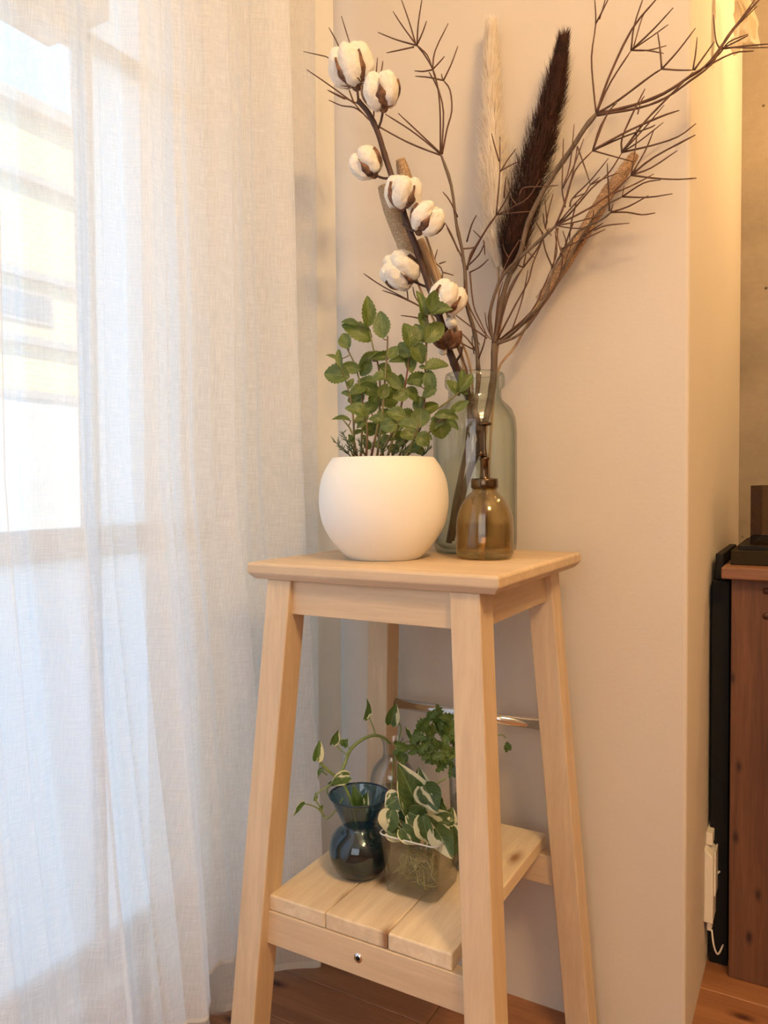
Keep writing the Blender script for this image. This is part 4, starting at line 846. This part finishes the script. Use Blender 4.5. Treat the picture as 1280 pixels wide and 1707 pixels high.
vine(v2, [([(700, 1470), (698, 1420), (700, 1380), (696, 1345)], 5, 3, 0, 0), ([(695, 1460), (680, 1410), (672, 1370)], 4, 3, 0, -0.01), ([(705, 1470), (720, 1420), (740, 1385), (752, 1365)], 4, 3, 0, -0.01), ([(700, 1440), (712, 1390), (722, 1340)], 3.5, 2.5, 0, 0.01), ([(718, 1312), (730, 1305), (743, 1297)], 2.6, 3.4, 0.0, 0.0)],
     [(682, 1312, 82, 44, 112, 0.0, 0.25), (706, 1310, 60, 34, 115, 0.015, -0.5), (718, 1330, 48, 34, -60, -0.01, 0.3), (653, 1338, 30, 27, 215, -0.01, 0.1), (648, 1372, 42, 26, -100, -0.02, 0.2), (668, 1372, 34, 20, -60, 0.0, -0.3),
      (690, 1378, 36, 26, -120, -0.02, 0.3), (711, 1388, 54, 24, -75, -0.04, 0.35), (740, 1404, 56, 30, -60, -0.045, 0.2), (756, 1404, 50, 26, -85, -0.03, -0.3), (700, 1362, 40, 28, -20, -0.02, 0.2), (728, 1366, 44, 24, 160, -0.01, 0.3),
      (684, 1395, 40, 22, -45, -0.035, 0.1), (672, 1350, 36, 24, 190, -0.0, 0.0), (730, 1340, 36, 24, -30, 0.0, 0.5), (750, 1360, 30, 20, 70, 0.01, 0.2), (662, 1392, 34, 20, -20, -0.02), (722, 1402, 34, 18, -120, -0.03), (700, 1340, 38, 26, 70, 0.02)], FC, plv, wk=1.3)
RT = MB()
for k in range(60):
    p = sqp+Vector((rnd.uniform(-.018, .018), rnd.uniform(-.018, .018), chh*0.62)); q = [p]
    for j in range(7):
        p = p+Vector((rnd.uniform(-.011, .011), rnd.uniform(-.011, .011), rnd.uniform(-.014, .002)))
        p.x = max(sqp.x-.033, min(sqp.x+.033, p.x)); p.y = max(sqp.y-.033, min(sqp.y+.033, p.y)); p.z = max(ZS+0.017, p.z); q.append(p)
    RT.tube(smooth_path(q, 2), 0.0009, 4)
o = RT.build('roots', plain('root_olive', (0.34, 0.32, 0.12), 0.6), v2, kind='stuff', label='tangled pale olive roots in the water')
v3 = thing('pothos_sprig', flp+Vector((0, 0, 0.03)), 'single pothos sprig standing upright in the small clear flask', 'plant')
vine(v3, [([(652, 1330), (655, 1280), (663, 1240), (668, 1215), (664, 1205)], 3, 2.4, 0, -0.01), ([(660, 1250), (672, 1240), (680, 1235)], 2, 2, 0, 0)],
     [(656, 1190, 36, 20, 75, -0.01, 0.1), (678, 1220, 20, 8, 115, 0, 0.5), (664, 1239, 14, 8, 0, 0), (672, 1268, 22, 12, -100, 0)], FF, pl1)
# lobed-leaf cutting in the tall glass
LOBE = leafmat('lobed_leaf', (0.07, 0.14, 0.035), (0.13, 0.21, 0.055), (0.3, 0.4, 0.15))
lob = [leaf_mesh('lobed_leaf', LOBE, 0.32, 0.2, c, 'oval', 8, k, 0.03) for k, c in enumerate((0.3, -0.3, 0.7))]
v4 = thing('ivy_cutting', tgp+Vector((0, 0, 0.03)), 'cutting with small lobed leaves spilling from the tall glass', 'plant')
vine(v4, [([(785, 1400), (775, 1290), (755, 1225), (735, 1205)], 4, 2.4, 0, -0.02), ([(770, 1270), (740, 1240), (700, 1235), (668, 1250)], 3, 2, 0, -0.03), ([(765, 1250), (735, 1225), (705, 1205)], 2.6, 2, 0, -0.02), ([(790, 1300), (815, 1235), (835, 1225), (843, 1230)], 2.6, 2, 0, 0.02), ([(775, 1290), (760, 1270), (755, 1262)], 2.4, 2, 0, -0.02)], [], FT, lob, PSTEM)
for (cx, cy_, dF) in ((712, 1200, -.02), (735, 1195, -.01), (752, 1200, -.02), (702, 1215, -.03), (722, 1222, -.03), (745, 1225, -.03), (690, 1225, -.03), (710, 1240, -.03), (735, 1245, -.03), (752, 1250, -.02), (680, 1246, -.04), (668, 1252, -.03), (695, 1252, -.04),
                       (722, 1256, -.03), (745, 1268, -.03), (755, 1280, -.02), (720, 1262, -.04), (760, 1215, -.01), (765, 1240, 0), (775, 1205, 0), (845, 1238, 0.02), (728, 1208, 0.0), (742, 1212, 0.0)):
    for k in range(4):
        an = rnd.uniform(0, 360); L = rnd.uniform(16, 26)
        if cx == 845: an = rnd.uniform(-110, -60); L = 16
        scr_leaf(lob[k % 3], cx+math.cos(R(an))*L*0.45, cy_-math.sin(R(an))*L*0.45, L, L*0.55, an, FT+dF, v4, jit=0.6)

# ---------------------------------------------------------------- right side: cabinet, audio unit, wall box
kb0 = W(1213, 1628, z=0); CX0, CY0 = kb0.x, kb0.y; CTZ = zat(1205, 944, 1.33)
cab = thing('wooden_cabinet', (CX0+0.4, CY0+0.2, 0), 'dark stained rough cedar cabinet standing against the concrete wall', 'cabinet')
xx = CX0
for i, w in enumerate((0.118, 0.118, 0.118, 0.118, 0.118, 0.118, 0.118)):
    MB().box((xx+0.0005, CY0, 0.0), (xx+w-0.0005, CY0+0.018, CTZ-0.020)).build('front_board', CEDAR, cab, bevel=0.002, label='vertical knotty board'); xx += w
for a in range(4):
    MB().box((CX0, CY0+0.019+a*0.115, 0.0), (CX0+0.018, CY0+0.019+(a+1)*0.115-0.001, CTZ-0.020)).build('side_board', CEDAR, cab, bevel=0.002)
MB().box((xx-0.018, CY0+0.019, 0.0), (xx, CY0+0.48, CTZ-0.020)).build('side_board', CEDAR, cab, bevel=0.002)
MB().box((CX0-0.014, CY0-0.02, CTZ-0.020), (xx+0.014, CY0+0.50, CTZ)).build('cabinet_top', CEDARX, cab, bevel=0.002)
for py in (985, 1027):
    p = W(1277, py, y=CY0); MB().tube([p+Vector((0, 0.002, 0)), p-Vector((0, 0.002, 0))], 0.0055, 14).build('peg', plain('dark_peg', (0.06, 0.02, 0.012), 0.5), cab)
# audio unit with smoked lid
au = thing('record_player', (CX0+0.25, CY0+0.2, CTZ), 'low black audio unit with a smoked lid on top of the wooden cabinet', 'audio unit')
ya = CY0+0.035; xa0 = CX0-0.004
za_ = zat(1230, 913, (W(1230, 935, z=CTZ)-EYE).dot(fwd))
hb = 0.026
MB().box((xa0, ya, CTZ), (xa0+0.45, ya+0.36, CTZ+hb)).build('base', plain('dark_olive_case', (0.030, 0.022, 0.010), 0.8, Specular_IOR_Level=0.15), au, bevel=0.002)
MB().box((xa0+0.012, ya+0.008, CTZ+hb), (xa0+0.44, ya+0.35, CTZ+hb+0.008)).build('deck', BLACK, au, bevel=0.001)
SMOKE = glass('smoked_acrylic', (0.55, 0.45, 0.34), (0.3, 0.22, 0.15), 0.1)
x0, x1, y0, y1, z0, z1 = xa0+0.03, xa0+0.44, ya+0.02, ya+0.35, CTZ+hb+0.008, CTZ+hb+0.115
m = MB(); m.add([(x0, y0, z0+0.001), (x1, y0, z0+0.001), (x1, y1, z0+0.001), (x0, y1, z0+0.001), (x0, y0, z1), (x1, y0, z1), (x1, y1, z1), (x0, y1, z1)], [(4, 5, 6, 7), (0, 1, 5, 4), (1, 2, 6, 5), (2, 3, 7, 6), (3, 0, 4, 7)])
m.build('lid', SMOKE, au, kind=None)
# black box in the gap between wall and cabinet
gx = WX_+0.004
bb = thing('black_speaker', (gx+0.01, CY0+0.2, 0), 'black box squeezed in the gap between the white wall and the wooden cabinet', 'speaker')
MB().box((gx, CY0+0.03, 0.0), (CX0-0.004, CY0+0.30, CTZ-0.03)).build('cabinet', BLACK, bb, bevel=0.002)
MB().box((gx+0.004, CY0+0.05, CTZ-0.03), (CX0-0.017, CY0+0.30, CTZ+0.018)).build('cap', BLACK, bb, bevel=0.002)
# wall box with plug and cable
ybx0, ybx1 = W(1173, 1480, x=WX_).y, W(1184, 1480, x=WX_).y
zb0, zb1 = W(1174, 1532, x=WX_).z, W(1174, 1414, x=WX_).z
wb = thing('wall_box', (WX_, ybx0, zb0), 'cream plastic box on the side of the white wall above a plugged-in cable', 'adapter')
D = 0.015
MB().hexa([(WX_, ybx0, zb0), (WX_+D, ybx0, zb0), (WX_+D, ybx0+0.075, zb0), (WX_, ybx0+0.075, zb0), (WX_, ybx0, zb1), (WX_+D, ybx0, zb1-0.012), (WX_+D, ybx0+0.075, zb1-0.008), (WX_, ybx0+0.075, zb1+0.004)]).build('housing', CREAM, wb, bevel=0.002)
MB().box((WX_+D, ybx0+0.012, zb0+0.045), (WX_+D+0.003, ybx0+0.060, zb1-0.006)).build('face_plate', CREAM, wb, bevel=0.001)
MB().box((WX_, ybx0+0.02, zb1), (WX_+0.012, ybx0+0.13, zb1+0.022)).build('switch_plate', CREAM, wb, bevel=0.002)
MB().box((WX_+0.004, ybx0+0.008, zb0-0.018), (WX_+D-0.003, ybx0+0.035, zb0)).build('plug', CREAM, wb, bevel=0.002)
q = [Vector((WX_+0.012, ybx0+0.012, zb0-0.016)), Vector((WX_+0.016, ybx0+0.012, zb0-0.045)), Vector((WX_+0.022, ybx0+0.02, zb0-0.062)), Vector((WX_+0.028, ybx0+0.05, zb0-0.058))]
MB().tube(smooth_path(q, 5), 0.0016, 8).build('cable', CREAM, wb)
q = [Vector((WX_+D+0.003, ybx0+0.04, zb0+0.075)), Vector((WX_+D+0.008, ybx0+0.055, zb0+0.075)), Vector((WX_+D+0.012, ybx0+0.07, zb0+0.068))]
MB().tube(smooth_path(q, 5), 0.0016, 8).build('cable', CREAM, wb)
# crumpled cream cloth hanging high at the wall end
def cl(u, v):
    px = lerp(1222, lerp(1238, 1266, math.sin(v*2.2)**2), u); py = lerp(-40, 92, v)
    if v > 0.9: py -= u*30*(v-0.9)*10
    p = W(px, py, y=1.5); nn = noise.noise(Vector((u*4, v*5, 0)))
    return p+Vector((0.01*nn, 0.03*nn+0.012*math.sin(u*16+v*3), 0.006*noise.noise(Vector((u*9, v*9, 3)))))
m = MB(); m.grid(40, 60, cl); o = m.build('crumpled_cloth', linen('cream_gauze', (0.85, 0.76, 0.60), 0.15, 0.35))
tag(o, 'crumpled cream gauze cloth hanging high at the end of the white wall', 'cloth')
